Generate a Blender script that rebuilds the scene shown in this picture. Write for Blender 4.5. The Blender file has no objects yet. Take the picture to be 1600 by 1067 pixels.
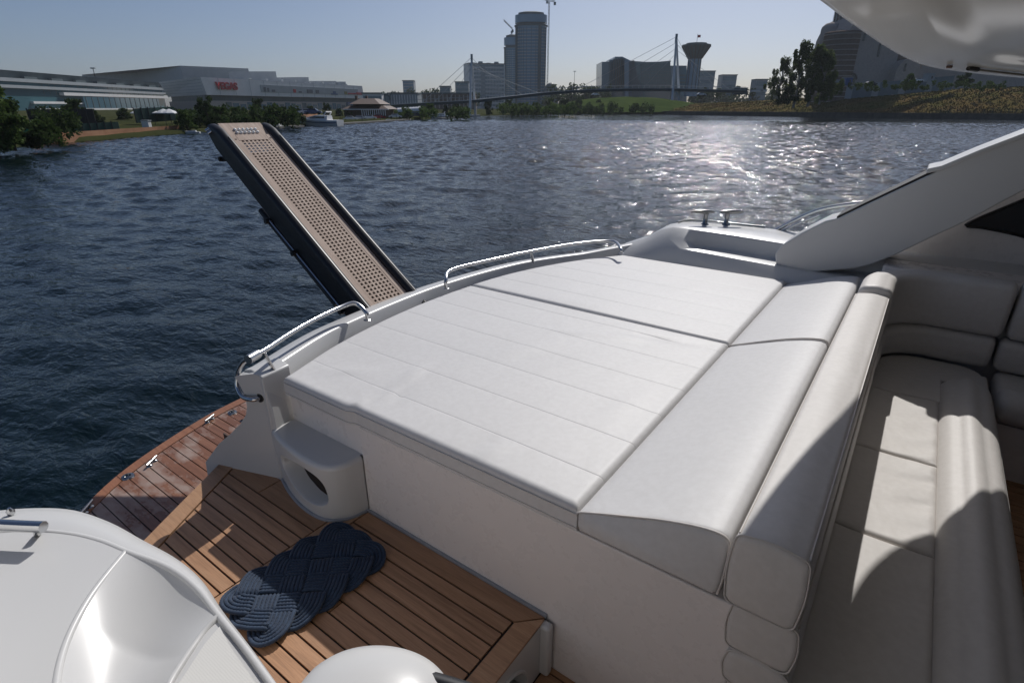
import bpy, math, random
import numpy as np
from mathutils import Matrix, Vector

# ------------------------------------------------------------------ camera, sky, sun, exposure
H = 3.1                                   # eye height above the river; boat frame: X forward, Y port, Z up
FPX, CX, CY = 860.0, 800.0, 533.5         # focal length and centre in photo pixels (1600 x 1067)
PITCH = math.atan(365.5 / FPX); YAW = math.radians(36)
SUN_EL, SUN_AZ = math.radians(43.5), math.radians(14.5)   # azimuth: from +Y towards -X
SC = bpy.context.scene
COL = SC.collection

cd = bpy.data.cameras.new('camera'); cam = bpy.data.objects.new('camera', cd); COL.objects.link(cam)
cam.location = (0, 0, H); cam.rotation_euler = (math.pi / 2 - PITCH, 0, YAW)
cd.sensor_width = 36; cd.lens = 36 * FPX / 1600; cd.clip_start = 0.05; cd.clip_end = 9000
SC.camera = cam

w = bpy.data.worlds.new('World'); SC.world = w; w.use_nodes = True
nt = w.node_tree; nt.nodes.clear()
sky = nt.nodes.new('ShaderNodeTexSky'); sky.sky_type = 'NISHITA'; sky.sun_disc = False
sky.sun_elevation = SUN_EL; sky.sun_rotation = -SUN_AZ
sky.air_density = 0.65; sky.dust_density = 1.6; sky.ozone_density = 4.0
bg = nt.nodes.new('ShaderNodeBackground'); bg.inputs[1].default_value = 0.064
wo = nt.nodes.new('ShaderNodeOutputWorld')
nt.links.new(sky.outputs[0], bg.inputs[0]); nt.links.new(bg.outputs[0], wo.inputs[0])

sl = bpy.data.lights.new('sun', 'SUN'); sl.energy = 3.0; sl.angle = math.radians(0.5); sl.color = (1.0, 0.975, 0.94)
sun = bpy.data.objects.new('sun', sl); COL.objects.link(sun)
SUN_DIR = Vector((-math.sin(SUN_AZ) * math.cos(SUN_EL), math.cos(SUN_AZ) * math.cos(SUN_EL), math.sin(SUN_EL)))
sun.rotation_euler = SUN_DIR.to_track_quat('Z', 'Y').to_euler()

vs = SC.view_settings; vs.view_transform = 'Standard'; vs.look = 'None'; vs.gamma = 1.0; vs.exposure = 0.12
vs.use_curve_mapping = False
SC.cycles.max_bounces = 8; SC.cycles.sample_clamp_indirect = 6.0
SC.cycles.caustics_reflective = False; SC.cycles.caustics_refractive = False

rng = np.random.default_rng(7); random.seed(7)

# ------------------------------------------------------------------ from a photo pixel to a place at a known height or depth
Fv = np.array([-math.sin(YAW) * math.cos(PITCH), math.cos(YAW) * math.cos(PITCH), -math.sin(PITCH)])
Rv = np.array([math.cos(YAW), math.sin(YAW), 0.0]); Uv = np.cross(Rv, Fv)
Fh = np.array([-math.sin(YAW), math.cos(YAW), 0.0])
def ray(x, y): return Fv * FPX + Rv * (x - CX) + Uv * (CY - y)
def oz(x, y, z):                          # z measured from the eye
    d = ray(x, y); p = d * (z / d[2]); return np.array([p[0], p[1], z + H])
def oy(x, y, Y):
    d = ray(x, y); p = d * (Y / d[1]); return p + np.array([0, 0, H])
def of(x, y, f):                          # f: horizontal depth along the view
    d = ray(x, y); p = d * (f / (d @ Fh)); return p + np.array([0, 0, H])
def bearing(x, f, z=0.0):                 # ground point on the bearing of photo column x at depth f
    s = math.hypot(FPX, 365.5); p = Fh * f + Rv * ((x - CX) / s * f); return np.array([p[0], p[1], z])

# ------------------------------------------------------------------ mesh helpers
class MB:
    def __init__(s): s.v = []; s.f = []
    def add(s, v, f):
        n = len(s.v); s.v.extend([tuple(map(float, p)) for p in v]); s.f.extend([tuple(i + n for i in q) for q in f]); return s
    def box(s, lo, hi):
        x0, y0, z0 = lo; x1, y1, z1 = hi
        return s.add([(x0,y0,z0),(x1,y0,z0),(x1,y1,z0),(x0,y1,z0),(x0,y0,z1),(x1,y0,z1),(x1,y1,z1),(x0,y1,z1)],
                     [(0,3,2,1),(4,5,6,7),(0,1,5,4),(1,2,6,5),(2,3,7,6),(3,0,4,7)])
    def obox(s, c, ax, ay, az):           # box by centre and half-axis vectors
        c, ax, ay, az = map(lambda a: np.array(a, float), (c, ax, ay, az))
        v = [c + i*ax + j*ay + k*az for k in (-1, 1) for i, j in ((-1,-1),(1,-1),(1,1),(-1,1))]
        return s.add(v, [(0,3,2,1),(4,5,6,7),(0,1,5,4),(1,2,6,5),(2,3,7,6),(3,0,4,7)])
    def prism(s, poly, z0, z1, poly2=None):
        n = len(poly); poly2 = poly2 or poly
        a = sum(poly[i][0]*poly[(i+1)%n][1] - poly[(i+1)%n][0]*poly[i][1] for i in range(n))
        if a < 0: poly = poly[::-1]; poly2 = poly2[::-1]
        v = [(p[0], p[1], z0) for p in poly] + [(p[0], p[1], z1) for p in poly2]
        return s.add(v, [tuple(range(n))[::-1], tuple(range(n, 2*n))] + [(i, (i+1)%n, n+(i+1)%n, n+i) for i in range(n)])
    def loft(s, rings, closed=True, cap=True):
        n = len(rings[0]); v = [p for r in rings for p in r]; f = []
        for i in range(len(rings) - 1):
            for j in range(n if closed else n - 1):
                k = (j + 1) % n; f.append((i*n+j, i*n+k, (i+1)*n+k, (i+1)*n+j))
        if cap and closed:
            f.append(tuple(range(n))[::-1]); f.append(tuple((len(rings)-1)*n + j for j in range(n)))
        return s.add(v, f)
    def tube(s, pts, r, seg=8, cap=True, closed=False):
        P = np.array(pts, float); n = len(P); rings = []
        T = np.gradient(P, axis=0) if not closed else np.roll(P, -1, 0) - np.roll(P, 1, 0)
        T /= np.linalg.norm(T, axis=1)[:, None] + 1e-12
        u = np.cross(T[0], (0, 0, 1)); u = u if np.linalg.norm(u) > .1 else np.cross(T[0], (1, 0, 0)); u /= np.linalg.norm(u)
        rr = r if hasattr(r, '__len__') else [r] * n
        for i in range(n):
            u = u - T[i] * (u @ T[i]); u /= np.linalg.norm(u); b = np.cross(T[i], u)
            rings.append([P[i] + rr[i] * (math.cos(a) * u + math.sin(a) * b) for a in np.linspace(0, 2*math.pi, seg, endpoint=False)])
        if closed: rings.append(rings[0])
        return s.loft(rings, True, cap and not closed)
    def lathe(s, prof, c=(0, 0, 0), seg=16):
        return s.loft([[(c[0]+r*math.cos(a), c[1]+r*math.sin(a), c[2]+z) for a in np.linspace(0, 2*math.pi, seg, endpoint=False)] for r, z in prof])
    def grid(s, P):
        P = np.asarray(P, float); a, b = P.shape[:2]; i = np.arange(a*b).reshape(a, b)
        f = np.stack([i[:-1,:-1], i[1:,:-1], i[1:,1:], i[:-1,1:]], -1).reshape(-1, 4)
        return s.add(P.reshape(-1, 3), f.tolist())
    def build(s, name, mat, parent=None, smooth=None, bevel=0, subsurf=0, origin=None):
        me = bpy.data.meshes.new(name); me.from_pydata(s.v, [], s.f)
        return finish(name, me, mat, parent, smooth, bevel, subsurf, origin)

def finish(name, me, mat, parent=None, smooth=None, bevel=0, subsurf=0, origin=None):
    if smooth is not None:
        me.polygons.foreach_set('use_smooth', [True] * len(me.polygons))
        if smooth < 180: me.set_sharp_from_angle(angle=math.radians(smooth))
    me.materials.append(mat); me.update()
    o = bpy.data.objects.new(name, me); COL.objects.link(o)
    if origin is not None:
        me.transform(Matrix.Translation(-Vector(origin))); o.location = origin
    if parent is not None: par(o, parent)
    if bevel:
        m = o.modifiers.new('b', 'BEVEL'); m.width = bevel; m.segments = 3; m.limit_method = 'ANGLE'; m.angle_limit = math.radians(35)
        me.polygons.foreach_set('use_smooth', [True] * len(me.polygons)); me.set_sharp_from_angle(angle=math.radians(50))
    if subsurf:
        m = o.modifiers.new('s', 'SUBSURF'); m.levels = subsurf; m.render_levels = subsurf
        me.polygons.foreach_set('use_smooth', [True] * len(me.polygons))
    return o

def wloc(o):
    l = Vector((0, 0, 0))
    while o is not None: l += o.location; o = o.parent
    return l
def par(o, p):
    """parent by translation only: o keeps its world place"""
    o.parent = p; o.location = o.location - wloc(p)
def tag(o, label, cat=None, group=None, kind=None):
    if label: o['label'] = label
    if cat: o['category'] = cat
    if group: o['group'] = group
    if kind: o['kind'] = kind
    return o
def empty(name, loc, label=None, cat=None, group=None, kind=None):
    o = bpy.data.objects.new(name, None); COL.objects.link(o); o.location = loc; o.empty_display_size = .2
    return tag(o, label, cat, group, kind)
def smoothpath(pts, n=24):
    """Catmull-Rom through the points"""
    P = np.array(pts, float); P = np.vstack([2*P[0]-P[1], P, 2*P[-1]-P[-2]]); out = []
    m = len(P) - 3
    for t in np.linspace(0, m, n):
        i = min(int(t), m - 1); u = t - i; a, b, c, d = P[i:i+4]
        out.append(.5*((2*b) + (c-a)*u + (2*a-5*b+4*c-d)*u*u + (3*b-a-3*c+d)*u**3))
    return np.array(out)

# ------------------------------------------------------------------ materials
def mat(name):
    m = bpy.data.materials.new(name); m.use_nodes = True
    return m, m.node_tree.nodes, m.node_tree.links, m.node_tree.nodes['Principled BSDF']
def simple(name, col, rough=.5, metal=0, coat=0, spec=.5):
    m, n, l, b = mat(name); b.inputs['Base Color'].default_value = (*col, 1); b.inputs['Roughness'].default_value = rough
    b.inputs['Metallic'].default_value = metal; b.inputs['Coat Weight'].default_value = coat; b.inputs['Coat Roughness'].default_value = .05
    b.inputs['Specular IOR Level'].default_value = spec
    return m
def N(n, t, **k):
    x = n.new(t)
    for a, v in k.items():
        if a.startswith('i_'): x.inputs[a[2:].replace('_', ' ')].default_value = v
        else: setattr(x, a, v)
    return x
def noise(n, l, scale, vec=None, detail=4, rough=.55, dist=0):
    x = n.new('ShaderNodeTexNoise'); x.inputs['Scale'].default_value = scale; x.inputs['Detail'].default_value = detail
    x.inputs['Roughness'].default_value = rough; x.inputs['Distortion'].default_value = dist
    if vec is not None: l.new(vec, x.inputs['Vector'])
    return x.outputs['Fac']
def coords(n, l, scale=(1,1,1), out='Object', rot=(0,0,0)):
    tc = n.new('ShaderNodeTexCoord'); mp = n.new('ShaderNodeMapping'); mp.inputs['Scale'].default_value = scale; mp.inputs['Rotation'].default_value = rot
    l.new(tc.outputs[out], mp.inputs['Vector']); return mp.outputs[0]
def ramp(n, l, fac, stops):
    r = n.new('ShaderNodeValToRGB'); e = r.color_ramp.elements
    while len(e) > 1: e.remove(e[-1])
    e[0].position = stops[0][0]; e[0].color = (*stops[0][1], 1)
    for p, c in stops[1:]:
        x = e.new(p); x.color = (*c, 1)
    l.new(fac, r.inputs[0]); return r.outputs[0]
def math_(n, l, op, a, b=None):
    x = n.new('ShaderNodeMath'); x.operation = op
    for i, v in enumerate((a, b)):
        if v is None: continue
        if hasattr(v, 'links') or hasattr(v, 'is_output'): l.new(v, x.inputs[i])
        else: x.inputs[i].default_value = v
    return x.outputs[0]
def mixc(n, l, fac, a, b, typ='MIX'):
    x = n.new('ShaderNodeMix'); x.data_type = 'RGBA'; x.blend_type = typ
    for s, v in ((0, fac), (6, a), (7, b)):
        if isinstance(v, tuple): x.inputs[s].default_value = (*v, 1)
        elif isinstance(v, (int, float)): x.inputs[s].default_value = v
        else: l.new(v, x.inputs[s])
    return x.outputs[2]
def bump(n, l, h, strength, dist, b, nrm=None):
    x = n.new('ShaderNodeBump'); x.inputs['Strength'].default_value = strength; x.inputs['Distance'].default_value = dist
    l.new(h, x.inputs['Height'])
    if nrm is not None: l.new(nrm, x.inputs['Normal'])
    if b is not None: l.new(x.outputs[0], b.inputs['Normal'])
    return x.outputs[0]

def m_gel(name, col, rough=.26):
    m, n, l, b = mat(name); v = coords(n, l)
    k = noise(n, l, 3.0, v, 5)
    c = ramp(n, l, k, [(.3, tuple(x*.975 for x in col)), (.7, col)])
    l.new(c, b.inputs['Base Color'])
    r = n.new('ShaderNodeMapRange'); r.inputs['To Min'].default_value = rough*.85; r.inputs['To Max'].default_value = rough*1.3
    l.new(noise(n, l, 14, v, 6, .65), r.inputs[0]); l.new(r.outputs[0], b.inputs['Roughness'])
    bump(n, l, noise(n, l, 1.2, v, 1), .06, .02, b)
    b.inputs['Coat Weight'].default_value = .06; b.inputs['Coat Roughness'].default_value = .12
    return m
GEL = m_gel('gelcoat', (.60, .597, .59), .3); GELM = m_gel('gelcoat_matt', (.80, .755, .73), .26)
GELB = m_gel('gelcoat_bulwark', (.78, .77, .75), .3)  # bright gelcoat for the added bounce bulwark and the saloon bulkhead
GELU = m_gel('gelcoat_underside', (.66, .645, .60), .12)

def m_vinyl(name, col, wr=.35):
    m, n, l, b = mat(name); v = coords(n, l)
    k = noise(n, l, 2.2, v, 6, .6); k2 = noise(n, l, 40, v, 4)
    c = ramp(n, l, k, [(.25, tuple(x*.95 for x in col)), (.5, tuple(x*.985 for x in col)), (.75, col)])
    c = mixc(n, l, .10, c, ramp(n, l, k2, [(.35, (.45, .42, .38)), (.65, (1, 1, 1))]), 'MULTIPLY')
    l.new(c, b.inputs['Base Color']); b.inputs['Roughness'].default_value = .52
    b.inputs['Specular IOR Level'].default_value = .35
    big = noise(n, l, 5.5, coords(n, l, (1, .45, 1)), 3, .5, .8)
    x = bump(n, l, big, wr, .02, None)
    bump(n, l, noise(n, l, 420, v, 3, .6), .12, .002, b, x)
    return m
VINYL = m_vinyl('white_vinyl', (.655, .645, .64), .14); VINYLS = m_vinyl('sofa_vinyl', (.65, .62, .59), .2)
PIPING = simple('piping_vinyl', (.62, .58, .54), .5)
STEEL = simple('polished_steel', (.56, .565, .57), .17, 1)
CLEAT = simple('dark_reflection_steel', (.30, .30, .30), .22, 1)  # chrome base darkened to paint in the dark boat side it reflects
CHROME_DULL = simple('dull_steel', (.55, .55, .55), .3, 1)
BLACK = simple('black_anodised', (.012, .012, .014), .42, .0)
BLACKR = simple('black_rubber', (.013, .012, .012), .6)
CAULK = simple('black_caulk', (.012, .011, .010), .65)
DARKG = simple('dark_glass', (.012, .016, .02), .06, 0, .5)
GREYTRIM = simple('grey_trim', (.30, .32, .36), .4)
BEIGETRIM = simple('groove_trim', (.20, .18, .15), .4)

def m_teak(name, a, b_, rough=.55, wet=False):
    m, n, l, b = mat(name); v = coords(n, l, (2.2, 38, 20))
    oi = n.new('ShaderNodeObjectInfo')
    vv = n.new('ShaderNodeVectorMath'); vv.operation = 'ADD'; l.new(v, vv.inputs[0])
    cx = n.new('ShaderNodeCombineXYZ'); l.new(math_(n, l, 'MULTIPLY', oi.outputs['Random'], 71.0), cx.inputs[0]); l.new(cx.outputs[0], vv.inputs[1])
    g = noise(n, l, 1.0, vv.outputs[0], 6, .65, .6)
    c = ramp(n, l, g, [(.25, tuple(x*.62 for x in a)), (.5, a), (.8, b_)])
    c = mixc(n, l, math_(n, l, 'MULTIPLY', oi.outputs['Random'], .38), c, tuple(x*.45 for x in a))
    fine = noise(n, l, 1.0, coords(n, l, (14, 320, 60)), 3, .7)
    c = mixc(n, l, .35, c, ramp(n, l, fine, [(.35, (.45, .42, .40)), (.6, (1, 1, 1))]), 'MULTIPLY')
    b.inputs['Roughness'].default_value = rough
    if wet:                               # damp planks dry out in blotches
        dry = noise(n, l, 1.0, coords(n, l, (3.2, 5.5, 3)), 4, .6)
        f = ramp(n, l, dry, [(.47, (0, 0, 0)), (.60, (1, 1, 1))])
        c = mixc(n, l, f, c, (.32, .23, .19)); rr = n.new('ShaderNodeMapRange')
        rr.inputs['To Min'].default_value = .22; rr.inputs['To Max'].default_value = .55
        l.new(f, rr.inputs[0]); l.new(rr.outputs[0], b.inputs['Roughness'])
    l.new(c, b.inputs['Base Color']); bump(n, l, g, .25, .002, b)
    return m
TEAK = m_teak('teak_deck', (.49, .27, .148), (.59, .36, .215)); TEAKN = m_teak('teak_nosing', (.53, .30, .165), (.62, .39, .235))
TEAKP = m_teak('teak_platform', (.25, .115, .065), (.34, .165, .095), .5, True); TEAKE = m_teak('teak_platform_edge', (.32, .135, .07), (.38, .18, .10), .5)
def m_teak_grey():
    m, n, l, b = mat('teak_weathered'); v = coords(n, l, (30, 30, 30))
    k = noise(n, l, 1, coords(n, l, (3.0, 26, 3.0), rot=(0, .56, 0)), 6, .6, 1.2)
    c = ramp(n, l, k, [(.3, (.33, .235, .18)), (.55, (.44, .33, .26)), (.75, (.52, .41, .335))])
    l.new(c, b.inputs['Base Color']); b.inputs['Roughness'].default_value = .7; bump(n, l, k, .3, .003, b); return m
TEAKG = m_teak_grey()

def m_rope():
    m, n, l, b = mat('navy_rope'); v = coords(n, l)
    k = noise(n, l, 60, v, 4); c = ramp(n, l, k, [(.3, (.007, .020, .048)), (.7, (.016, .040, .085))])
    l.new(c, b.inputs['Base Color']); b.inputs['Roughness'].default_value = .75; bump(n, l, noise(n, l, 900, v, 2), .3, .002, b)
    b.inputs['Sheen Weight'].default_value = .15; return m
ROPE = m_rope()
def m_nonskid():
    m, n, l, b = mat('nonskid'); b.inputs['Base Color'].default_value = (.66, .65, .62, 1); b.inputs['Roughness'].default_value = .5
    x = n.new('ShaderNodeTexVoronoi'); x.inputs['Scale'].default_value = 230; x.inputs['Randomness'].default_value = .15
    l.new(coords(n, l), x.inputs['Vector']); bump(n, l, x.outputs['Distance'], .15, .002, b); return m
NONSKID = m_nonskid()

def m_water():
    m, n, l, b = mat('river_water')
    b.inputs['Base Color'].default_value = (.002, .008, .010, 1); b.inputs['Roughness'].default_value = .06; b.inputs['IOR'].default_value = 1.333
    g = n.new('ShaderNodeNewGeometry')
    def mp(s, r):
        q = n.new('ShaderNodeMapping'); q.inputs['Scale'].default_value = s; q.inputs['Rotation'].default_value = (0, 0, r); l.new(g.outputs['Position'], q.inputs[0]); return q.outputs[0]
    a = noise(n, l, 1.0, mp((1.0, 2.2, 1), -.6), 4, .5, .5)
    c = noise(n, l, 1.0, mp((3.6, 6.5, 1), -.5), 3, .55, .4)
    gust = ramp(n, l, noise(n, l, 1.0, mp((.02, .05, 1), -.6), 4, .6), [(.35, (.7, .7, .7)), (.65, (1, 1, 1))])
    hgt = math_(n, l, 'ADD', math_(n, l, 'MULTIPLY', a, .04), math_(n, l, 'MULTIPLY', c, .06))
    hgt = math_(n, l, 'MULTIPLY', hgt, gust)
    x = n.new('ShaderNodeBump'); x.inputs['Strength'].default_value = 1.0; x.inputs['Distance'].default_value = 1.0; x.inputs['Filter Width'].default_value = .15
    l.new(hgt, x.inputs['Height']); l.new(x.outputs[0], b.inputs['Normal'])
    return m
WATER = m_water()

def m_noise2(name, stops, scale, rough=.9, bmp=.4, dist=.3, out='Object', sc3=(1,1,1)):
    m, n, l, b = mat(name); v = coords(n, l, sc3, out); k = noise(n, l, scale, v, 7, .62)
    l.new(ramp(n, l, k, stops), b.inputs['Base Color']); b.inputs['Roughness'].default_value = rough; b.inputs['Specular IOR Level'].default_value = 0 if rough >= .85 else .2
    if bmp: bump(n, l, k, bmp, dist, b)
    return m
def m_leaf(name, a, b_):
    m, n, l, b = mat(name); g = n.new('ShaderNodeNewGeometry'); oi = n.new('ShaderNodeObjectInfo')
    c = ramp(n, l, g.outputs['Random Per Island'], [(0, a), (1, b_)])
    c = mixc(n, l, math_(n, l, 'MULTIPLY', oi.outputs['Random'], .5), c, tuple(.55*(x+y)/2 for x, y in zip(a, b_)))
    l.new(c, b.inputs['Base Color']); b.inputs['Roughness'].default_value = .85
    b.inputs['Specular IOR Level'].default_value = .08
    tr = n.new('ShaderNodeBsdfTranslucent'); l.new(c, tr.inputs[0]); mx = n.new('ShaderNodeMixShader'); mx.inputs[0].default_value = .3
    o = [x for x in n if x.type == 'OUTPUT_MATERIAL'][0]
    l.new(b.outputs[0], mx.inputs[1]); l.new(tr.outputs[0], mx.inputs[2]); l.new(mx.outputs[0], o.inputs[0]); return m
LEAF = m_leaf('leaves', (.045, .085, .022), (.10, .15, .04)); LEAFD = m_leaf('leaves_dark', (.025, .05, .016), (.06, .09, .028))
LEAFB = m_leaf('birch_leaves', (.075, .11, .035), (.15, .19, .06))
def m_drygrass():
    m, n, l, b = mat('dry_grass'); g = n.new('ShaderNodeNewGeometry'); v = n.new('ShaderNodeMapping'); l.new(g.outputs['Position'], v.inputs[0])
    k = noise(n, l, .11, v.outputs[0], 7, .62)
    c = ramp(n, l, k, [(.30, (0.053, 0.066, 0.018)), (.45, (0.105, 0.09, 0.033)), (.6, (0.145, 0.10, 0.044)), (.75, (0.12, 0.085, 0.04))])
    c = mixc(n, l, .25, c, ramp(n, l, g.outputs['Random Per Island'], [(0, (.35, .35, .3)), (1, (1, 1, 1))]), 'MULTIPLY')
    l.new(c, b.inputs['Base Color']); b.inputs['Roughness'].default_value = .9; b.inputs['Specular IOR Level'].default_value = 0; return m
GRASSD = m_drygrass()
BARK = m_noise2('bark', [(.3, (.05, .038, .028)), (.7, (.12, .095, .07))], 6)
BIRCHBARK = m_noise2('birch_bark', [(.35, (.06, .05, .045)), (.5, (.35, .33, .30))], 5)
BANKR = m_noise2('dry_bank_ground', [(.30, (0.053, 0.066, 0.018)), (.45, (0.105, 0.09, 0.033)), (.6, (0.145, 0.10, 0.044)), (.75, (0.12, 0.085, 0.04))], .11)
HILLG = m_noise2('hill_grass', [(.3, (.03, .05, .015)), (.6, (.055, .08, .022)), (.8, (.085, .09, .035))], .1)
BANKG = m_noise2('green_bank_ground', [(.3, (.030, .036, .016)), (.55, (.05, .055, .024)), (.7, (.085, .085, .035)), (.85, (.12, .09, .06))], .12)
CONC = m_noise2('concrete', [(.3, (.20, .19, .18)), (.7, (.32, .31, .29))], .8, .85, .2, .05)
CONCD = m_noise2('wet_concrete', [(.3, (.055, .055, .055)), (.7, (.11, .11, .105))], .8, .7, .2, .05)
CLAY = m_noise2('clay_wall', [(.3, (.28, .15, .09)), (.7, (.38, .22, .14))], .9, .85, .2, .05)
STONE = m_noise2('pale_stone', [(.3, (.34, .31, .29)), (.7, (.44, .40, .37))], 1.5, .85, .2, .05)
STONED = m_noise2('brown_stone', [(.3, (.13, .10, .085)), (.7, (.20, .16, .135))], 1.5, .85, .2, .05)
PANELW = m_noise2('white_panel', [(.3, (.68, .68, .68)), (.7, (.76, .76, .76))], .3, .5, 0)
PANELG = m_noise2('grey_panel', [(.3, (.32, .35, .37)), (.7, (.38, .41, .43))], .3, .5, 0)
PANELD = m_noise2('dark_panel', [(.3, (.08, .11, .12)), (.7, (.12, .15, .16))], .3, .5, 0)
GLASSB = simple('facade_glass', (.08, .16, .21), .12, 0, 0, .8)
GLASSG = simple('facade_glass_green', (.06, .14, .165), .10, 0, 0, .8)
GLASSP = simple('facade_glass_pale', (.13, .24, .34), .2, 0, 0, .8)
RED = simple('sign_red', (.42, .02, .03), .5); SIGNB = simple('sign_grey', (.12, .13, .15), .5); SIGNY = simple('sign_olive', (.2, .17, .04), .5); SIGNBL = simple('sign_blue', (.05, .10, .22), .5)
WHITE = simple('white_paint', (.75, .75, .74), .4); BROWN = simple('brown_roof', (.10, .06, .045), .7); FENCEG = simple('green_netting', (.012, .05, .04), .8)
FENCEK = simple('black_netting', (.012, .014, .016), .8); IRON = simple('dark_iron', (.03, .03, .032), .6); BLUEP = simple('blue_paint', (.03, .09, .28), .5)
BLUEG = simple('hoarding_blue_grey', (.14, .19, .22), .6); YELLOW = simple('crane_paint', (.35, .33, .31), .6); GREENR = simple('green_tarp', (.03, .22, .11), .6)
CARM = [simple('car_paint_%d' % i, c, .25, .2, .6) for i, c in enumerate([(.7, .7, .7), (.05, .05, .06), (.3, .02, .02), (.45, .47, .5), (.06, .09, .2)])]
TYRE = simple('tyre', (.015, .015, .015), .8)

# ================================================================== SETTING: river, banks
def build_water():
    # polar sheet: fine in front of the lens, coarse behind
    look = math.pi/2 + YAW
    an = np.concatenate([np.linspace(-57, 57, 1080), np.linspace(57, 303, 50)[1:-1]]) * math.pi/180
    d = [1.6]
    while d[-1] < 1500:
        x = d[-1]; d.append(x + (min(.017*x, .23) if x < 110 else min(.23 + (x-110)*.013, .03*x)))
    d = np.array(d)
    A, D = np.meshgrid(look - an, d, indexing='xy')
    X = D*np.cos(A); Y = D*np.sin(A); Z = np.zeros_like(X)
    sp = np.maximum(np.gradient(d)[:, None], D*(114*math.pi/180/1080)); coarse = (np.abs(an) > 57.01*math.pi/180)[None, :]
    r = np.random.default_rng(3); W2 = np.zeros_like(X)
    for i in range(84):
        lam = .36 * (2.4/.36) ** r.random()**1.15; th = math.radians(126) + r.normal(0, .65)
        k = 2*math.pi/lam; rel = min(1.0, (.9/lam)**.8); ww = rel*np.clip((lam/(sp*2.2) - 1)*1.5, 0, 1); W2 += ww*ww
        ph = k*(X*math.cos(th) + Y*math.sin(th)) + r.random()*6.28
        Z += ww/k * (np.sin(ph) + .22*np.sin(2*ph + 1.2))
    q = np.clip((D-5)/45, 0, 1); lee = .07 + .145*q*q*(3-2*q)        # calmer in the lee of the hull, ruffled out on the river
    gust = 1 + .25*np.sin(X*.05+Y*.021+1)*np.sin(Y*.063-X*.017)
    Z *= lee*gust*math.sqrt(2)/np.sqrt(np.maximum(W2, 1.0)) * (~coarse)
    n, m = X.shape; V = np.stack([X, Y, Z], -1).reshape(-1, 3)
    i = np.arange(n*m).reshape(n, m); i2 = np.roll(i, -1, 1)
    F = np.stack([i[:-1], i2[:-1], i2[1:], i[1:]], -1).reshape(-1, 4)
    c = len(V); V = np.vstack([V, [[0, 0, 0]]])
    me = bpy.data.meshes.new('river')
    me.vertices.add(len(V)); me.vertices.foreach_set('co', V.ravel())
    T = np.stack([i2[0], i[0], np.full(m, c)], -1)
    nl = F.size + T.size; me.loops.add(nl); me.loops.foreach_set('vertex_index', np.concatenate([F.ravel(), T.ravel()]))
    me.polygons.add(len(F) + len(T))
    me.polygons.foreach_set('loop_start', np.concatenate([np.arange(len(F))*4, len(F)*4 + np.arange(len(T))*3]))
    me.update(calc_edges=True); me.validate()
    o = finish('river', me, WATER, None, 180); o['kind'] = 'structure'
    return o
build_water()

def strip(name, line, prof, mat, noise_amp=0, kind='structure', sub=6):
    """bank: cross-section prof [(offset inland, height)] swept along a shoreline; inland is to the left of the walk"""
    L = np.array(line, float)[:, :2]; L = np.array([smoothpath(np.c_[L, np.zeros(len(L))], len(L)*sub)][0])[:, :2]
    T = np.gradient(L, axis=0); T /= np.linalg.norm(T, axis=1)[:, None]; Nn = np.c_[-T[:, 1], T[:, 0]]
    P = np.zeros((len(L), len(prof), 3)); r = np.random.default_rng(5)
    for j, (o_, h_) in enumerate(prof):
        P[:, j, :2] = L + Nn*o_
        hh = h_(np.arange(len(L))/(len(L)-1)) if callable(h_) else h_
        P[:, j, 2] = hh + (r.normal(0, noise_amp, len(L)) if 0 < j < len(prof)-1 else 0)
    b = MB(); b.grid(P); o = b.build(name, mat, None, 180); o['kind'] = kind; return P, o

VPB = np.array([math.sin(math.radians(10.6)), math.cos(math.radians(10.6))])
def shore(x, y): p = oz(x, y, -H); return p[:2]
Lb = [shore(-420, 262), shore(-150, 243), shore(0, 232), shore(100, 224), shore(300, 209), shore(500, 196.5), shore(640, 187.5), shore(735, 182.5), shore(790, 180.5), shore(870, 179.6), shore(960, 179.2), shore(1060, 178.8)]
LP_, lb = strip('left_bank', Lb, [(0, -.6), (.3, .42), (1.2, .48), (4, .52), (9, .55), (30, .75), (80, 1.1), (260, 2.0), (700, 3), (1200, 4)], BANKG, .05)
Rb = [shore(930, 177.6), shore(985, 178.3), shore(1080, 180.2), shore(1200, 182), shore(1330, 184), shore(1470, 186), shore(1640, 188.5), shore(1900, 193), shore(2600, 215)]
def hl(a, b): return lambda t: a + (b-a)*np.clip(t/.62, 0, 1)
RP_, rb = strip('right_bank', Rb, [(.8, -.5), (.8, 1.2), (3, hl(.9, 1.7)), (8, hl(1.2, 3.3)), (15, hl(1.6, 5.3)), (24, hl(2.2, 7.3)), (34, hl(3.0, 8.8)), (60, hl(4.4, 9.4)), (140, hl(6, 9.6)), (500, 9), (900, 9)], BANKR, .22, sub=14)
def embank():
    L = smoothpath(np.c_[np.array(Rb), np.zeros(len(Rb))], 80)[:, :2]; T = np.gradient(L, axis=0); T /= np.linalg.norm(T, axis=1)[:, None]; Nn = np.c_[-T[:, 1], T[:, 0]]
    rings = []
    for p, nn in zip(L, Nn):
        q = lambda o_, z: (p[0]+nn[0]*o_, p[1]+nn[1]*o_, z)
        rings.append([q(0, -.8), q(0, 1.25), q(-.12, 1.25), q(-.12, 1.5), q(1.0, 1.5), q(1.0, -.8)])
    o = MB().loft(rings).build('embankment_wall', CONCD); tag(o, 'low dark concrete embankment wall along the right shore', 'wall')
embank()
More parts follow.
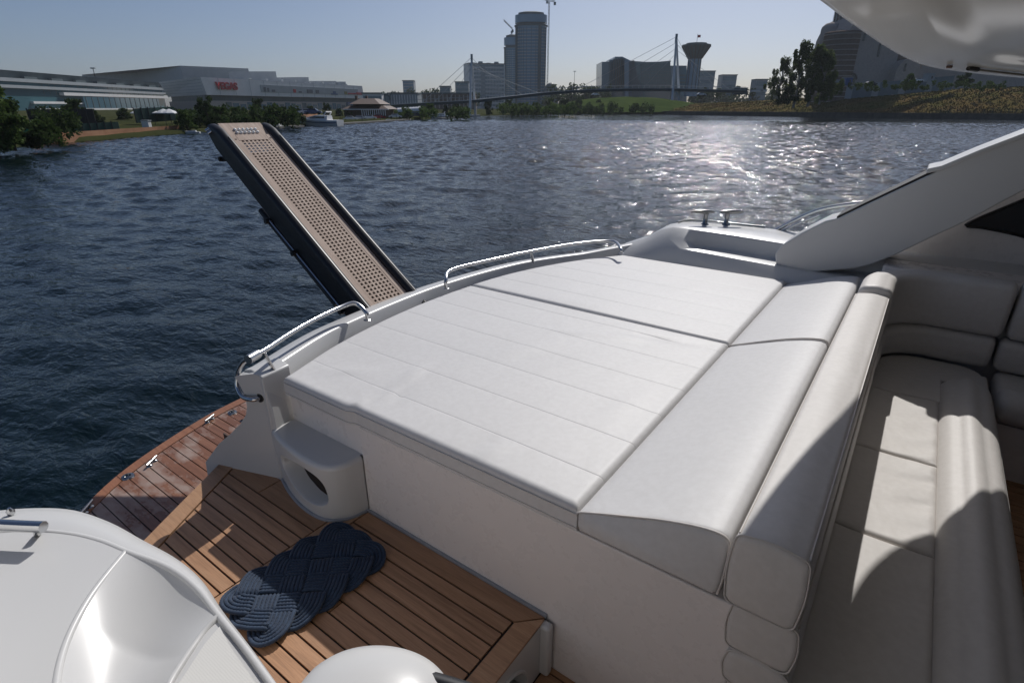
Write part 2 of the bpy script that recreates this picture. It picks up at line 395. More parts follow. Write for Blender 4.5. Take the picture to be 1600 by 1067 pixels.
# far green hill behind the bridge
def hill():
    P = np.zeros((26, 14, 3)); r = np.random.default_rng(9)
    for i, x in enumerate(np.linspace(820, 1180, 26)):
        for j, t in enumerate(np.linspace(0, 1, 14)):
            f = 275 + 70*t; u = max(0, math.sin(math.pi*min(1, max(0, (x-815)/330))))
            P[i, j] = bearing(x, f, 1.0 + u*7.6*math.sin(t*math.pi/2)**1.2 + r.normal(0, .1))
    o = MB().grid(P).build('green_hill', HILLG, None, 180); o['kind'] = 'structure'
hill()

# ================================================================== VEGETATION
def leaf_cloud(clumps, n_per, size, seed, flat=.0):
    r = np.random.default_rng(seed); V = []; 
    for (c, rad) in clumps:
        d = r.normal(size=(n_per, 3)); d /= np.linalg.norm(d, axis=1)[:, None]
        p = np.array(c) + d * (np.array(rad) * (r.random((n_per, 1)) ** .4))
        a = r.normal(size=(n_per, 3)); a /= np.linalg.norm(a, axis=1)[:, None]
        b = np.cross(a, r.normal(size=(n_per, 3))); b /= np.linalg.norm(b, axis=1)[:, None]
        s = size * (.5 + r.random((n_per, 1)))
        V.append(np.stack([p - a*s, p + b*s*.6, p + a*s, p - b*s*.6], 1))
    V = np.concatenate(V).reshape(-1, 3); F = np.arange(len(V)).reshape(-1, 4)
    return V, F
def raw(name, V, F):
    me = bpy.data.meshes.new(name); V = np.asarray(V, np.float32); F = np.asarray(F)
    me.vertices.add(len(V)); me.vertices.foreach_set('co', V.ravel()); me.loops.add(F.size); me.loops.foreach_set('vertex_index', F.ravel())
    me.polygons.add(len(F)); me.polygons.foreach_set('loop_start', np.arange(len(F))*F.shape[1]); me.update(calc_edges=True); return me
def tree_mesh(seed, kind):
    """unit tree: height 1, crown radius about .35-.5; returns crown mesh, trunk mesh"""
    r = np.random.default_rng(seed); cl = []; tb = MB()
    if kind == 'round':
        tb.tube([(0,0,-.05),(.01,.01,.2),(0,.02,.5),(.02,0,.75)], [.035,.028,.018,.006], 7)
        for i in range(34):
            t = r.random()*6.28; z = r.uniform(.12, .9); rr = .40*math.sqrt(max(.05, 1-((z-.48)/.5)**2))*r.uniform(.3, 1)
            cl.append(((rr*math.cos(t), rr*math.sin(t), z), np.array((.13,.13,.10))*r.uniform(.6, 1.2)))
            if i % 4 == 0: tb.tube([(0,0,.2+.3*r.random()), (rr*.5*math.cos(t), rr*.5*math.sin(t), z*.85), (rr*math.cos(t), rr*math.sin(t), z)], [.016,.01,.004], 5)
        V, F = leaf_cloud(cl, 120, .030, seed)
    elif kind == 'bush':
        tb.tube([(0,0,-.05),(.02,0,.2),(.0,.03,.5)], [.04,.03,.012], 6)
        for i in range(34):
            t = r.random()*6.28; z = r.uniform(.02, .85); rr = .62*math.sqrt(max(.04, 1-(z/.95)**2))*r.uniform(.2, 1)
            cl.append(((rr*math.cos(t), rr*math.sin(t), z), np.array((.17,.17,.13))*r.uniform(.6, 1.2)))
            if i % 5 == 0: tb.tube([(0,0,.05), (rr*.6*math.cos(t), rr*.6*math.sin(t), z*.6), (rr*math.cos(t), rr*math.sin(t), z)], [.02,.012,.004], 5)
        V, F = leaf_cloud(cl, 120, .038, seed)
    else:                                  # slender weeping birch
        tb.tube([(0,0,-.05),(.02,0,.3),(.0,.02,.6),(.02,.0,.96)], [.022,.017,.011,.003], 7)
        for i in range(44):
            t = r.random()*6.28; z = r.uniform(.12, .98); rr = .36*(1-abs(z-.42)/.64)**.7*r.uniform(.15, 1.15)
            cl.append(((rr*math.cos(t), rr*math.sin(t), z-.03), np.array((.05,.05,.10))*r.uniform(.6, 1.3)))
            tb.tube([(0,0,z*.75), (rr*.6*math.cos(t), rr*.6*math.sin(t), z), (rr*1.1*math.cos(t), rr*1.1*math.sin(t), z-.06)], [.008,.005,.002], 5)
        V, F = leaf_cloud(cl, 190, .016, seed)
    me = raw('crown', V, F); tm = bpy.data.meshes.new('trunk'); tm.from_pydata(tb.v, [], tb.f)
    return me, tm
LIB = {}
for k in ('round', 'bush', 'birch'):
    for s in range(3):
        for mname, lm in (('n', LEAF), ('d', LEAFD), ('b', LEAFB)):
            if (k == 'birch') != (mname == 'b'): continue
            c, t = tree_mesh(11*s + len(k), k); c.materials.append(lm); t.materials.append(BIRCHBARK if k == 'birch' else BARK); LIB[k, s, mname] = (c, t)
def tree(px, f, ytop, ybase, kind, var, shade, label, cat='tree', name=None, wide=1.0, group=None, zb=None):
    if px < 1000 and ybase > 175: f = float(oz(px, ybase, .35-H) @ Fh)          # stands on the low shore
    top = of(px, ytop, f); base = of(px, ybase, f); h = top[2] - base[2]; z = base[2] if zb is None else zb
    e = empty(name or {'round': 'leafy_tree', 'bush': 'shrub', 'birch': 'birch_tree'}[kind], (base[0], base[1], z), label, cat, group)
    e.scale = (h*wide, h*wide, h); e.rotation_euler = (0, 0, random.random()*6.28)
    c, t = LIB[kind, var, shade]
    for nm, m in (('crown', c), ('trunk', t)):
        o = bpy.data.objects.new(nm, m); COL.objects.link(o); o.parent = e
    return e

# left shore
T = tree
T(-6, 52, 118, 236, 'round', 0, 'n', 'tall dense tree at the far left edge of the left shore', wide=1.0)
T(22, 55, 150, 232, 'bush', 1, 'd', 'broad dark shrub under the tall tree at far left', 'shrub', wide=1.0)
T(75, 58, 181, 228, 'bush', 0, 'n', 'rounded bright green shrub at the waterline on the far left', 'shrub', wide=.85)
T(12, 51, 208, 236, 'bush', 2, 'n', 'low shrub touching the water at the left frame edge', 'shrub', wide=1.0)
T(50, 55, 203, 231, 'bush', 2, 'd', 'low dark waterline shrub between two taller shrubs at left', 'shrub', wide=1.1)
T(125, 92, 153, 200, 'round', 1, 'd', 'dark tree behind the black netting in front of the glass building', wide=1.0)
T(150, 96, 170, 196, 'bush', 1, 'd', 'small dark shrub right of the tree behind the black netting', 'shrub')
T(195, 105, 167, 192, 'bush', 0, 'd', 'dark shrub in front of the glass building by the white umbrellas', 'shrub')
T(293, 84, 168, 204, 'bush', 0, 'n', 'rounded green shrub left of the tip of the raised gangway', 'shrub', wide=.85)
T(328, 88, 149, 201, 'round', 2, 'd', 'tall dark tree behind the tip of the raised gangway', wide=.75)
T(350, 92, 163, 200, 'round', 0, 'n', 'light green tree just right of the tall dark tree', wide=.8)
T(372, 100, 166, 196, 'bush', 1, 'n', 'broad green shrub below the storefront signs', 'shrub', wide=.8)
T(407, 108, 153, 192, 'round', 1, 'd', 'round dark tree in front of the mall beneath the dark signs', wide=.7)
T(392, 106, 178, 196, 'bush', 2, 'n', 'low light shrub under the round dark tree', 'shrub', wide=1.1)
T(432, 112, 160, 193, 'round', 2, 'n', 'middle-sized green tree right of the round dark tree', wide=.7)
T(446, 116, 164, 192, 'round', 0, 'd', 'dark tree left of the red earth slope', wide=.55)
T(486, 132, 165, 183, 'bush', 1, 'd', 'dark shrub behind the moored white motor yacht', 'shrub', wide=.8)
T(512, 128, 160, 186, 'round', 2, 'd', 'full dark tree behind the stern of the moored white yacht', wide=.7)
T(530, 134, 168, 184, 'bush', 0, 'd', 'shrub between the full dark tree and the brown roof', 'shrub', wide=.7)
T(674, 165, 160, 183, 'bush', 2, 'n', 'broad green shrub behind the small cruiser near the bridge', 'shrub', wide=.8)
T(697, 172, 163, 182, 'bush', 0, 'd', 'dark shrub left of the left bridge pylon', 'shrub', wide=.6)
T(713, 178, 160, 181, 'round', 1, 'd', 'small dark tree beside the left bridge pylon', wide=.7)
T(764, 196, 153, 181, 'round', 0, 'd', 'black-green round tree right of the left bridge pylon', wide=.62)
T(795, 210, 153, 178, 'round', 2, 'd', 'round tree under the bridge below the tall tower', wide=.75)
T(815, 212, 160, 180, 'bush', 1, 'n', 'light shrub under the bridge right of the round tree', 'shrub', wide=.8)
T(838, 216, 158, 180, 'bush', 0, 'n', 'yellowish shrub under the bridge beside the tower crane', 'shrub', wide=.7)
T(860, 218, 153, 179, 'round', 1, 'n', 'leafy tree under the bridge deck right of the crane', wide=.7)
T(882, 220, 152, 179, 'round', 0, 'd', 'dark tree under the bridge, last of the dense row', wide=.75)
T(903, 224, 151, 178, 'round', 2, 'd', 'dark tree at the foot of the green hill, left one', wide=.65)
T(935, 232, 155, 177, 'round', 1, 'd', 'lone dark tree on the green hill in the middle', wide=.7)
T(963, 234, 157, 177, 'round', 0, 'd', 'small dark tree on the green hill nearest the dry bank', wide=.7)
T(995, 240, 161, 172, 'bush', 1, 'd', 'tiny shrub where the green hill meets the dry bank', 'shrub', wide=.8)
# right shore
T(1215, 163, 92, 160, 'birch', 0, 'b', 'slim birch with airy crown, leftmost on the dry bank', wide=1.0)
T(1240, 160, 66, 164, 'birch', 1, 'b', 'tallest birch on the dry bank beside the church', wide=.95)
T(1262, 162, 72, 163, 'birch', 2, 'b', 'dense birch on the dry bank touching the church outline', wide=1.25)
T(1280, 160, 80, 160, 'birch', 0, 'b', 'birch on the dry bank in front of the church apse', wide=1.1)
T(1226, 158, 135, 162, 'bush', 2, 'd', 'dark undergrowth at the foot of the birches', 'shrub', wide=1.1)
T(1306, 164, 128, 148, 'bush', 0, 'n', 'green shrub below the church wall right of the birches', 'shrub', wide=.8)
T(1418, 166, 114, 140, 'bush', 1, 'n', 'green shrub in front of the church beneath the overhang', 'shrub', wide=.7)
T(1505, 170, 110, 133, 'bush', 2, 'd', 'dark shrub on the dry bank under the overhang at right', 'shrub', wide=1.0)
T(1175, 300, 137, 152, 'round', 0, 'd', 'distant tree between the flat block and the birches', wide=.9)
T(1150, 330, 133, 150, 'bush', 0, 'd', 'distant dark tree clump right of the flagged tower', 'tree', 'leafy_tree', wide=.9)
T(1122, 330, 138, 152, 'bush', 1, 'n', 'distant green tree left of the low far blocks', 'tree', 'leafy_tree', wide=.9)
T(1098, 320, 136, 152, 'bush', 2, 'd', 'distant tree just right of the flagged tower', 'tree', 'leafy_tree', wide=.9)

def woods(name, x0, x1, f, zb, zt, label, n, mat, seed, dens=60, size=.9, rad=3.5):
    r = np.random.default_rng(seed); cl = []
    for i in range(n):
        b = bearing(r.uniform(x0, x1), f + r.uniform(-12, 12)); hgt = zb + (zt-zb)*r.uniform(.3, 1.0)
        cl.append(((b[0], b[1], hgt*.92), (rad, rad, rad*.8)))
        cl.append(((b[0], b[1], (hgt+zb)/2), (rad, rad, rad)))
    V, F = leaf_cloud(cl, dens, size, seed); o = finish(name, raw(name, V, F), mat); tag(o, label, 'woods', kind='stuff'); return o
woods('far_woods', 852, 950, 420, 3, 17.5, 'dark distant tree line between the tower and the glass complex', 34, LEAFD, 21)
woods('far_woods', 560, 745, 470, 3, 15.5, 'distant low tree line left of the left pylon', 50, LEAFD, 22)
woods('far_woods', 1075, 1210, 480, 4, 16, 'distant tree line right of the flagged tower', 36, LEAFD, 23)
woods('shore_scrub', 775, 905, 222, 1.0, 4.2, 'low green scrub along the far shore under the bridge', 46, LEAF, 24, 50, .4, 1.6)
woods('shore_scrub', 268, 470, 96, .6, 3.3, 'dense green scrub along the left shore below the mall', 60, LEAFD, 25, 70, .22, .9)
woods('shore_scrub', 538, 735, 160, .6, 3.0, 'green scrub along the left shore near the bridge pylon', 50, LEAF, 26, 60, .28, 1.1)
woods('shore_scrub', -120, 110, 66, .4, 3.0, 'dense dark scrub along the far left shore', 50, LEAFD, 27, 80, .17, .8)
woods('shore_scrub', 890, 1020, 246, 1.0, 4.6, 'dark scrub at the foot of the green hill across the river', 26, LEAFD, 29, 50, .4, 1.5)
woods('hill_scrub', 1220, 1560, 172, 7.5, 10.5, 'green scrub along the crest of the dry bank below the church', 110, LEAF, 28, 36, .2, .55)
def grass(name, P, n, label, mat, seed, hgt, cols=(1, 8)):
    r = np.random.default_rng(seed); a, b = P.shape[:2]; V = []
    for _ in range(n):
        i = r.integers(0, a-1); j = min(int(cols[0] + (cols[1]-cols[0]-1)*r.random()), b-2); u, v = r.random(2)
        p = (P[i,j]*(1-u)+P[i+1,j]*u)*(1-v) + (P[i,j+1]*(1-u)+P[i+1,j+1]*u)*v
        t = r.random()*3.14; s = hgt*(.5+r.random()); d = np.array((math.cos(t), math.sin(t), 0))*s*.5
        V += [p-d, p+d, p+d*.6+np.array((r.normal(0, .2)*s, r.normal(0, .2)*s, s)), p-d*.5+np.array((0, 0, s*.8))]
    V = np.array(V); F = np.arange(len(V)).reshape(-1, 4); o = finish(name, raw(name, V, F), mat); tag(o, label, 'grass', kind='stuff'); return o
vis = RP_[4:-14]
grass('dry_grass', vis, 45000, 'dry brown grass covering the right bank', GRASSD, 31, .22)
grass('green_weeds', vis, 5000, 'green weeds scattered over the right bank', GRASSD, 32, .3, (4, 8))

# ================================================================== BUILDINGS
def ring(pts):    # [(px,py)] at common roof height -> xy
    return pts
def prism_part(parent, name, top, bot, z0, z1, m, bevel=0):
    o = MB().prism([tuple(p[:2]) for p in bot], z0, z1, [tuple(p[:2]) for p in top]).build(name, m, parent); return o
def facade_box(parent, name, A, B, s0, s1, z0, z1, out, depth, m):
    """slab on the facade running A->B (xy), from share s0 to s1, heights z0..z1, proud by out, depth thick"""
    A = np.array(A[:2]); B = np.array(B[:2]); d = B-A; L = np.linalg.norm(d); d /= L; nrm = np.array((d[1], -d[0]))
    if nrm @ (-A) < 0: nrm = -nrm
    p = A + d*L*s0 + nrm*out; q = A + d*L*s1 + nrm*out
    return MB().prism([tuple(p), tuple(q), tuple(q-nrm*depth), tuple(p-nrm*depth)], z0, z1).build(name, m, parent)

# --- long glass building at far left
def glass_building():
    zt = 17.0; A = oz(-140, 101.5, zt-H); B = oz(252, 132, zt-H)
    e = empty('glass_building', ((A[0]+B[0])/2, (A[1]+B[1])/2, 2), 'long low glass building with pale floor bands at far left', 'building')
    d = (B-A)[:2]; d /= np.linalg.norm(d); n = np.array((-d[1], d[0])); n = n if n @ A[:2] > 0 else -n
    q = lambda P, o: (P[0]+n[0]*o, P[1]+n[1]*o)
    prism_part(e, 'wall', [q(A,0), q(B,0), q(B,60), q(A,60)], [q(A,0), q(B,0), q(B,60), q(A,60)], 1, zt-2.3, GLASSG)
    prism_part(e, 'roof', [q(A,1), q(B,1), q(B,58), q(A,58)], [q(A,2.5), q(B,2.5), q(B,58), q(A,58)], zt-2.3, zt+.9, PANELD)
    for z0, z1, s0, s1, o, m in ((zt-3.6, zt-2.2, 0, 1, 1.2, PANELG), (zt-6.2, zt-5.0, 0, 1, 1.5, PANELG), (zt-8.6, zt-7.2, .42, 1, 2.2, PANELW),
                                 (4.6, 5.6, .3, .52, 1.4, PANELW), (1.6, 2.6, .3, 1, 2.2, PANELW)):
        facade_box(e, 'floor_band', A, B, s0, s1, z0, z1, o, 2.4, m)
    facade_box(e, 'entrance_glazing', A, B, .5, .93, 2.4, zt-8.8, 2.0, 2.5, GLASSB)
    for k in range(15):
        facade_box(e, 'mullion', A, B, .51+k*.029, .5125+k*.029, 2.5, zt-8.9, 2.15, .3, PANELD)
    for k in range(7):
        facade_box(e, 'roof_unit', A, B, .30+k*.1, .345+k*.1, zt-2.2, zt-1.2, .8, 2, PANELD)
    for k in range(26): facade_box(e, 'mullion', A, B, .36+k*.0245, .3612+k*.0245, zt-8.4, zt-2.3, .12, .3, PANELD)
    facade_box(e, 'roof_wedge', A, B, .955, 1.12, zt-1.5, zt+1.2, -8, 8, PANELD)
glass_building()

# --- mall with red sign
def text_part(name, body, size, origin, xdir, m, parent, ext=.15, normal=None):
    cu = bpy.data.curves.new(name, 'FONT'); cu.body = body; cu.size = size; cu.extrude = ext; cu.offset = size*.035
    o = bpy.data.objects.new(name, cu); COL.objects.link(o)
    x = Vector(xdir).normalized(); z = Vector((0, 0, 1)); y = z; nz = x.cross(y)
    M = Matrix((x, y, nz)).transposed().to_4x4(); M.translation = Vector(origin)
    dg = bpy.context.evaluated_depsgraph_get(); me = bpy.data.meshes.new_from_object(o.evaluated_get(dg)); COL.objects.unlink(o); bpy.data.objects.remove(o)
    me.transform(M); me.name = name
    return finish(name, me, m, parent)
def mall():
    zt = 16.8; C = oz(313, 120.5, zt-H); D = of(566, 137, 425); S = oz(248, 128.5, zt-H); zb = zt-8.0
    e = empty('shopping_mall', (C[0], C[1], 2), 'white shopping mall with big red letters on its upper wall', 'building')
    d = (D-C)[:2]; L = np.linalg.norm(d); d /= L; s = (S-C)[:2]; Ls = np.linalg.norm(s); s /= Ls
    far = D[:2] + s*Ls; n = np.array((d[1], -d[0])); n = n if n @ C[:2] < 0 else -n     # towards the river
    upper_t = [C[:2], D[:2], far, S[:2]]; c0 = C[:2] + d*1.8; s0 = S[:2] + d*4.0
    prism_part(e, 'upper_wall', upper_t, [c0, D[:2]+d*1.0, far, s0], zb, zt, PANELW)
    prism_part(e, 'recessed_band', [C[:2]+d*3-n*3, D[:2]-n*3, far, S[:2]+d*6], [C[:2]+d*3-n*3, D[:2]-n*3, far, S[:2]+d*6], zb-2.6, zb-.01, PANELD)
    prism_part(e, 'lower_wall', [C[:2]+d*2-n*1, D[:2]-n*1, far, S[:2]+d*4], [C[:2]+d*2-n*1, D[:2]-n*1, far, S[:2]+d*4], 1, zb-2.62, CLAY if False else STONE)
    facade_box(e, 'sign_band', C, D, .285, .955, zb+2.0, zt-2.2, .25, .6, PANELG)
    # panel joints on both upper faces
    for k in range(5): facade_box(e, 'cladding_rail', C, S, 0.02, .97, zb+1.2+k*1.4, zb+1.32+k*1.4, .06, .3, PANELG)
    for k in range(1, 13): facade_box(e, 'cladding_joint', C, D, k/13-.0008, k/13+.0008, zb+.1, zt-.1, .04, .2, PANELG)
    o3 = lambda sh, z, off=.5: (C[0]+d[0]*L*sh + n[0]*off, C[1]+d[1]*L*sh + n[1]*off, z)
    # the front leans outward to its top corner; the letters stand on the plane of the top edge
    text_part('red_letters', 'VEGAS', 4.6, o3(.058, zt-5.2, .7), (d[0], d[1], 0), RED, e, .3)
    for sh, w_, h_, m, z in ((.30, .012, 2.3, SIGNB, 0), (.32, .010, 2.0, SIGNB, 0), (.345, .018, 1.2, SIGNB, 0), (.475, .016, 1.8, RED, 0), (.51, .018, .9, SIGNB, 0),
                         (.565, .038, 2.0, SIGNB, 0), (.625, .022, 1.9, SIGNB, 0), (.735, .05, .8, SIGNBL, -.5), (.75, .022, 1.6, SIGNBL, 0), (.84, .022, 1.7, SIGNY, 0), (.868, .066, .8, RED, .1), (.938, .056, 1.5, RED, 0)):
        p = facade_box(e, 'shop_sign', C, D, sh, sh+w_, zb+2.3+z, zb+2.3+z+h_, .5, .2, m)
    facade_box(e, 'screen', C, D, .86, .93, zb-4.3, zb-2.5, .2, 1.5, SIGNBL)
    for k in range(24): facade_box(e, 'shop_window', C, D, .10+k*.036, .128+k*.036, 2.0, zb-3.2-(k % 3)*.5, -.85, .3, GLASSB if k % 4 else PANELD)
    for k in range(30): facade_box(e, 'roof_unit', C, D, .28+k*.023, .292+k*.023, zt, zt+.5+.5*((k*7) % 3), -6-(k % 4)*3, 3, PANELG if k % 3 else PANELD)
    # roof structures
    A2 = oz(282, 103, 29-H); B2 = oz(388, 107.5, 29-H); A1 = oz(205, 115, 29-H)
    bk = np.array(n)*-60
    prism_part(e, 'roof_hall', [A2[:2], B2[:2], B2[:2]+bk, A1[:2]+bk, A1[:2]], [A2[:2], B2[:2], B2[:2]+bk, A1[:2]+bk, A1[:2]], 12, 29, PANELG)
    for x0, x1, y0, f in ((390, 431, 112, 400), (460, 482, 121, 420), (485, 525, 127, 420), (528, 540, 128, 420)):
        a = of(x0, y0, f); b = of(x1, y0, f); cc = (np.array(a)+b)/2
        prism_part(e, 'roof_plant', [a[:2], b[:2], b[:2]+bk*.3, a[:2]+bk*.3], [a[:2], b[:2], b[:2]+bk*.3, a[:2]+bk*.3], 13, a[2], PANELG)
    return C, D, d, n
mall()

def block(name, x0, x1, yt, f, label, m, cat='building', zb=2.0, depth=20, bands=0, bandm=None, f1=None, cols=0, top=True, colm=None, rf=None):
    a = of(x0, yt, f); b = of(x1, yt, f1 or f); z = max(a[2], b[2]); dd = (b-a)[:2]; dd /= np.linalg.norm(dd); n = np.array((-dd[1], dd[0])); n = n if n @ a[:2] > 0 else -n
    e = empty(name, ((a[0]+b[0])/2, (a[1]+b[1])/2, zb), label, cat)
    P = [a[:2], b[:2], b[:2]+n*depth, a[:2]+n*depth]
    prism_part(e, 'wall', P, P, zb, z, m)
    if top: 
        P2 = [a[:2]-n*.4-dd*.4, b[:2]-n*.4+dd*.4, b[:2]+n*depth, a[:2]+n*depth]; prism_part(e, 'roof', P2, P2, z, z+.6, rf or PANELD)
    for k in range(bands):
        h = (z-zb-1)/bands; facade_box(e, 'window_band', a, b, .04, .96, zb+1+h*(k+.35), zb+1+h*(k+.85), .12, .3, bandm or GLASSB)
    for k in range(cols):
        facade_box(e, 'pier', a, b, (k+.1)/cols, (k+.35)/cols, zb+.5, z-.5, .35, .5, colm or PANELW)
    return e, a, b, n
# middle distance
block('beige_tower_block', 629, 646, 127, 520, 'lone grey high-rise block rising behind the low white hall', PANELG, bands=9, bandm=GLASSP, depth=10)
block('ribbed_hall', 606, 652, 147, 300, 'low pale ribbed hall below the lone high-rise', PANELG, cols=11, depth=14)
block('pale_annex', 566, 596, 147, 290, 'small pale annex at the right end of the mall', PANELW, depth=12, bands=1)
block('blue_glass_link', 594, 606, 149, 296, 'narrow blue glass link beside the ribbed hall', GLASSB, depth=10)
block('long_stone_block', 652, 742, 147, 330, 'long low grey-brown block behind the bridge approach', STONED, depth=14, cols=14, colm=STONE)
block('low_grey_house', 687, 703, 136, 430, 'small flat grey house on the skyline left of the pylon', PANELG, depth=10, bands=3)
block('stepped_grey_block', 711, 732, 129, 450, 'stepped grey block just left of the left pylon', PANELG, depth=10, bands=5)
e, a, b, n = block('striped_office_block', 732, 789, 101, 520, 'pale office block with rows of dark window bands behind left pylon', PANELW, bands=11, bandm=GLASSB, depth=18, f1=530, rf=PANELD)
facade_box(e, 'stair_core', a, b, .33, .44, 3, a[2]-1, .5, .6, PANELG)
for k in range(22): facade_box(e, 'pier', a, b, .04+k*.0425, .048+k*.0425, 3, a[2]-1, .3, .4, PANELW)
for k in range(4): facade_box(e, 'roof_plant', a, b, .1+k*.22, .2+k*.22, a[2]+.5, a[2]+1.8+k % 2, -4, 3, PANELG)
def tower(name, x0, x1, ytop, ycap, f, label, notch):
    c = bearing((x0+x1)/2, f); R = (x1-x0)/2/934.5*f; z = of((x0+x1)/2, ytop, f)[2]; zc = of((x0+x1)/2, ycap, f)[2]; e = empty(name, c, label, 'tower')
    k = 32; ang = np.linspace(0, 2*math.pi, k, endpoint=False)
    sup = lambda s, zz: [(c[0]+s*R*np.sign(math.cos(a))*abs(math.cos(a))**.75*Rv[0]+s*R*.8*np.sign(math.sin(a))*abs(math.sin(a))**.75*Fh[0],
                          c[1]+s*R*np.sign(math.cos(a))*abs(math.cos(a))**.75*Rv[1]+s*R*.8*np.sign(math.sin(a))*abs(math.sin(a))**.75*Fh[1], zz) for a in ang]
    MB().loft([sup(.96, 2), sup(.96, zc-1.2)]).build('glass_wall', GLASSP, e, 40)
    MB().loft([sup(.86, zc-1.2), sup(.86, zc+1.2)]).build('dark_storey', PANELD, e, 40)
    MB().loft([sup(1.0, zc+1.2), sup(1.0, z-1.5)]).build('crown_wall', GLASSP, e, 40)
    MB().loft([sup(.80, z-1.5), sup(.80, z+.3), sup(.5, z+1.2)]).build('roof', PANELD, e, 40)
    MB().loft([sup(1.04, zc-1.1), sup(1.04, zc-.3)]).build('ledge', PANELD, e, 40)
    for zz in np.linspace(8, zc-4, 24): MB().loft([sup(.967, zz), sup(.967, zz+.45)], True, False).build('floor_line', PANELG, e, 40)
    for a_ in np.linspace(math.pi*1.06, math.pi*1.94, 15):        # mullions on the side towards the river
        px_ = np.sign(math.cos(a_))*abs(math.cos(a_))**.75; py_ = -abs(math.sin(a_))**.75; p = c + Rv*R*.97*px_ + Fh*R*.8*.97*py_
        MB().obox((p[0], p[1], zc/2), Rv*.16, Fh*.25, (0, 0, zc/2-2)).build('mullion', PANELD, e)
    for s in (notch, -.93):
        p = c + Rv*R*s - Fh*R*.8*(1-abs(s)**2.67)**.375*.96
        MB().obox((p[0], p[1], zc/2), Rv*R*(.085 if s == notch else .06), Fh*1.2, (0, 0, zc/2-1)).build('dark_shaft', PANELD, e)
    return e
tower('glass_tower', 804.5, 852, 22, 40, 520, 'tall rounded glass tower with a dark ring below its crown', .52)
tower('glass_tower', 788, 818, 57, 74, 575, 'shorter glass tower half hidden behind the tall one', .7)
def crane(x, ytop, ybase, f, jib0, jib1, label, luff=False):
    b = of(x, ybase, f); t = of(x, ytop, f); e = empty('tower_crane', (b[0], b[1], b[2]), label, 'crane')
    w_ = .9
    m = MB(); up = t[2]-b[2]
    for i in (-1, 1):
        for j in (-1, 1):
            p = np.array((b[0], b[1], 0)) + Rv*w_*i*.5 + Fh*w_*j*.5; m.obox((p[0], p[1], (b[2]+t[2])/2), Rv*.17, Fh*.17, (0, 0, up/2))
    nseg = max(4, int(up/2.4))
    for k in range(nseg):
        z0 = b[2]+up*k/nseg; z1 = b[2]+up*(k+1)/nseg; s = 1 if k % 2 else -1
        m.tube([np.array((b[0], b[1], z0))+Rv*w_*.5*s-Fh*w_*.5, np.array((b[0], b[1], z1))-Rv*w_*.5*s-Fh*w_*.5], .12, 4)
    m.build('mast', YELLOW, e)
    m = MB(); p0 = of(*jib0, f); p1 = of(*jib1, f); 
    for off in ((0, 0, 0), (0, 0, 1.1)):
        m.tube([p0+np.array(off), p1+np.array(off)], .22, 5)
    for k in range(14):
        q = p0+(p1-p0)*k/14; q2 = p0+(p1-p0)*(k+.5)/14; m.tube([q, q2+np.array((0, 0, 1.1)), p0+(p1-p0)*(k+1)/14], .11, 4)
    m.build('jib', YELLOW, e)
    c = p1 if abs(jib1[0]-x) < abs(jib0[0]-x) else p0
    MB().obox(c+np.array((0, 0, -1.0)), Rv*.9, Fh*.9, (0, 0, 1.1)).build('counterweight', PANELD, e)
    MB().obox((t[0], t[1], t[2]-.4), Rv*.9, Fh*.9, (0, 0, 1.0)).build('cab', PANELG, e)
crane(855, 3, 140, 535, (838, -2), (867, 4), 'tall tower crane standing beside the tall glass tower')
crane(799.5, 50, 58, 575, (787, 33), (801, 47), 'small luffing crane on the roof of the shorter tower')
# round dark dome right of the tower
dm = bearing(860, 500, 2.0); e = empty('domed_hall', dm, 'dark domed hall at the foot of the tower crane', 'building')
MB().lathe([(6.5, 0), (6.5, 10), (6.3, 13), (5.4, 16), (3.6, 18.4), (1.2, 19.6), (.1, 19.8)], dm, 20).build('dome', PANELD, e, 60)
MB().lathe([(6.8, 9.4), (6.8, 10.2)], dm, 20).build('cornice', PANELG, e)

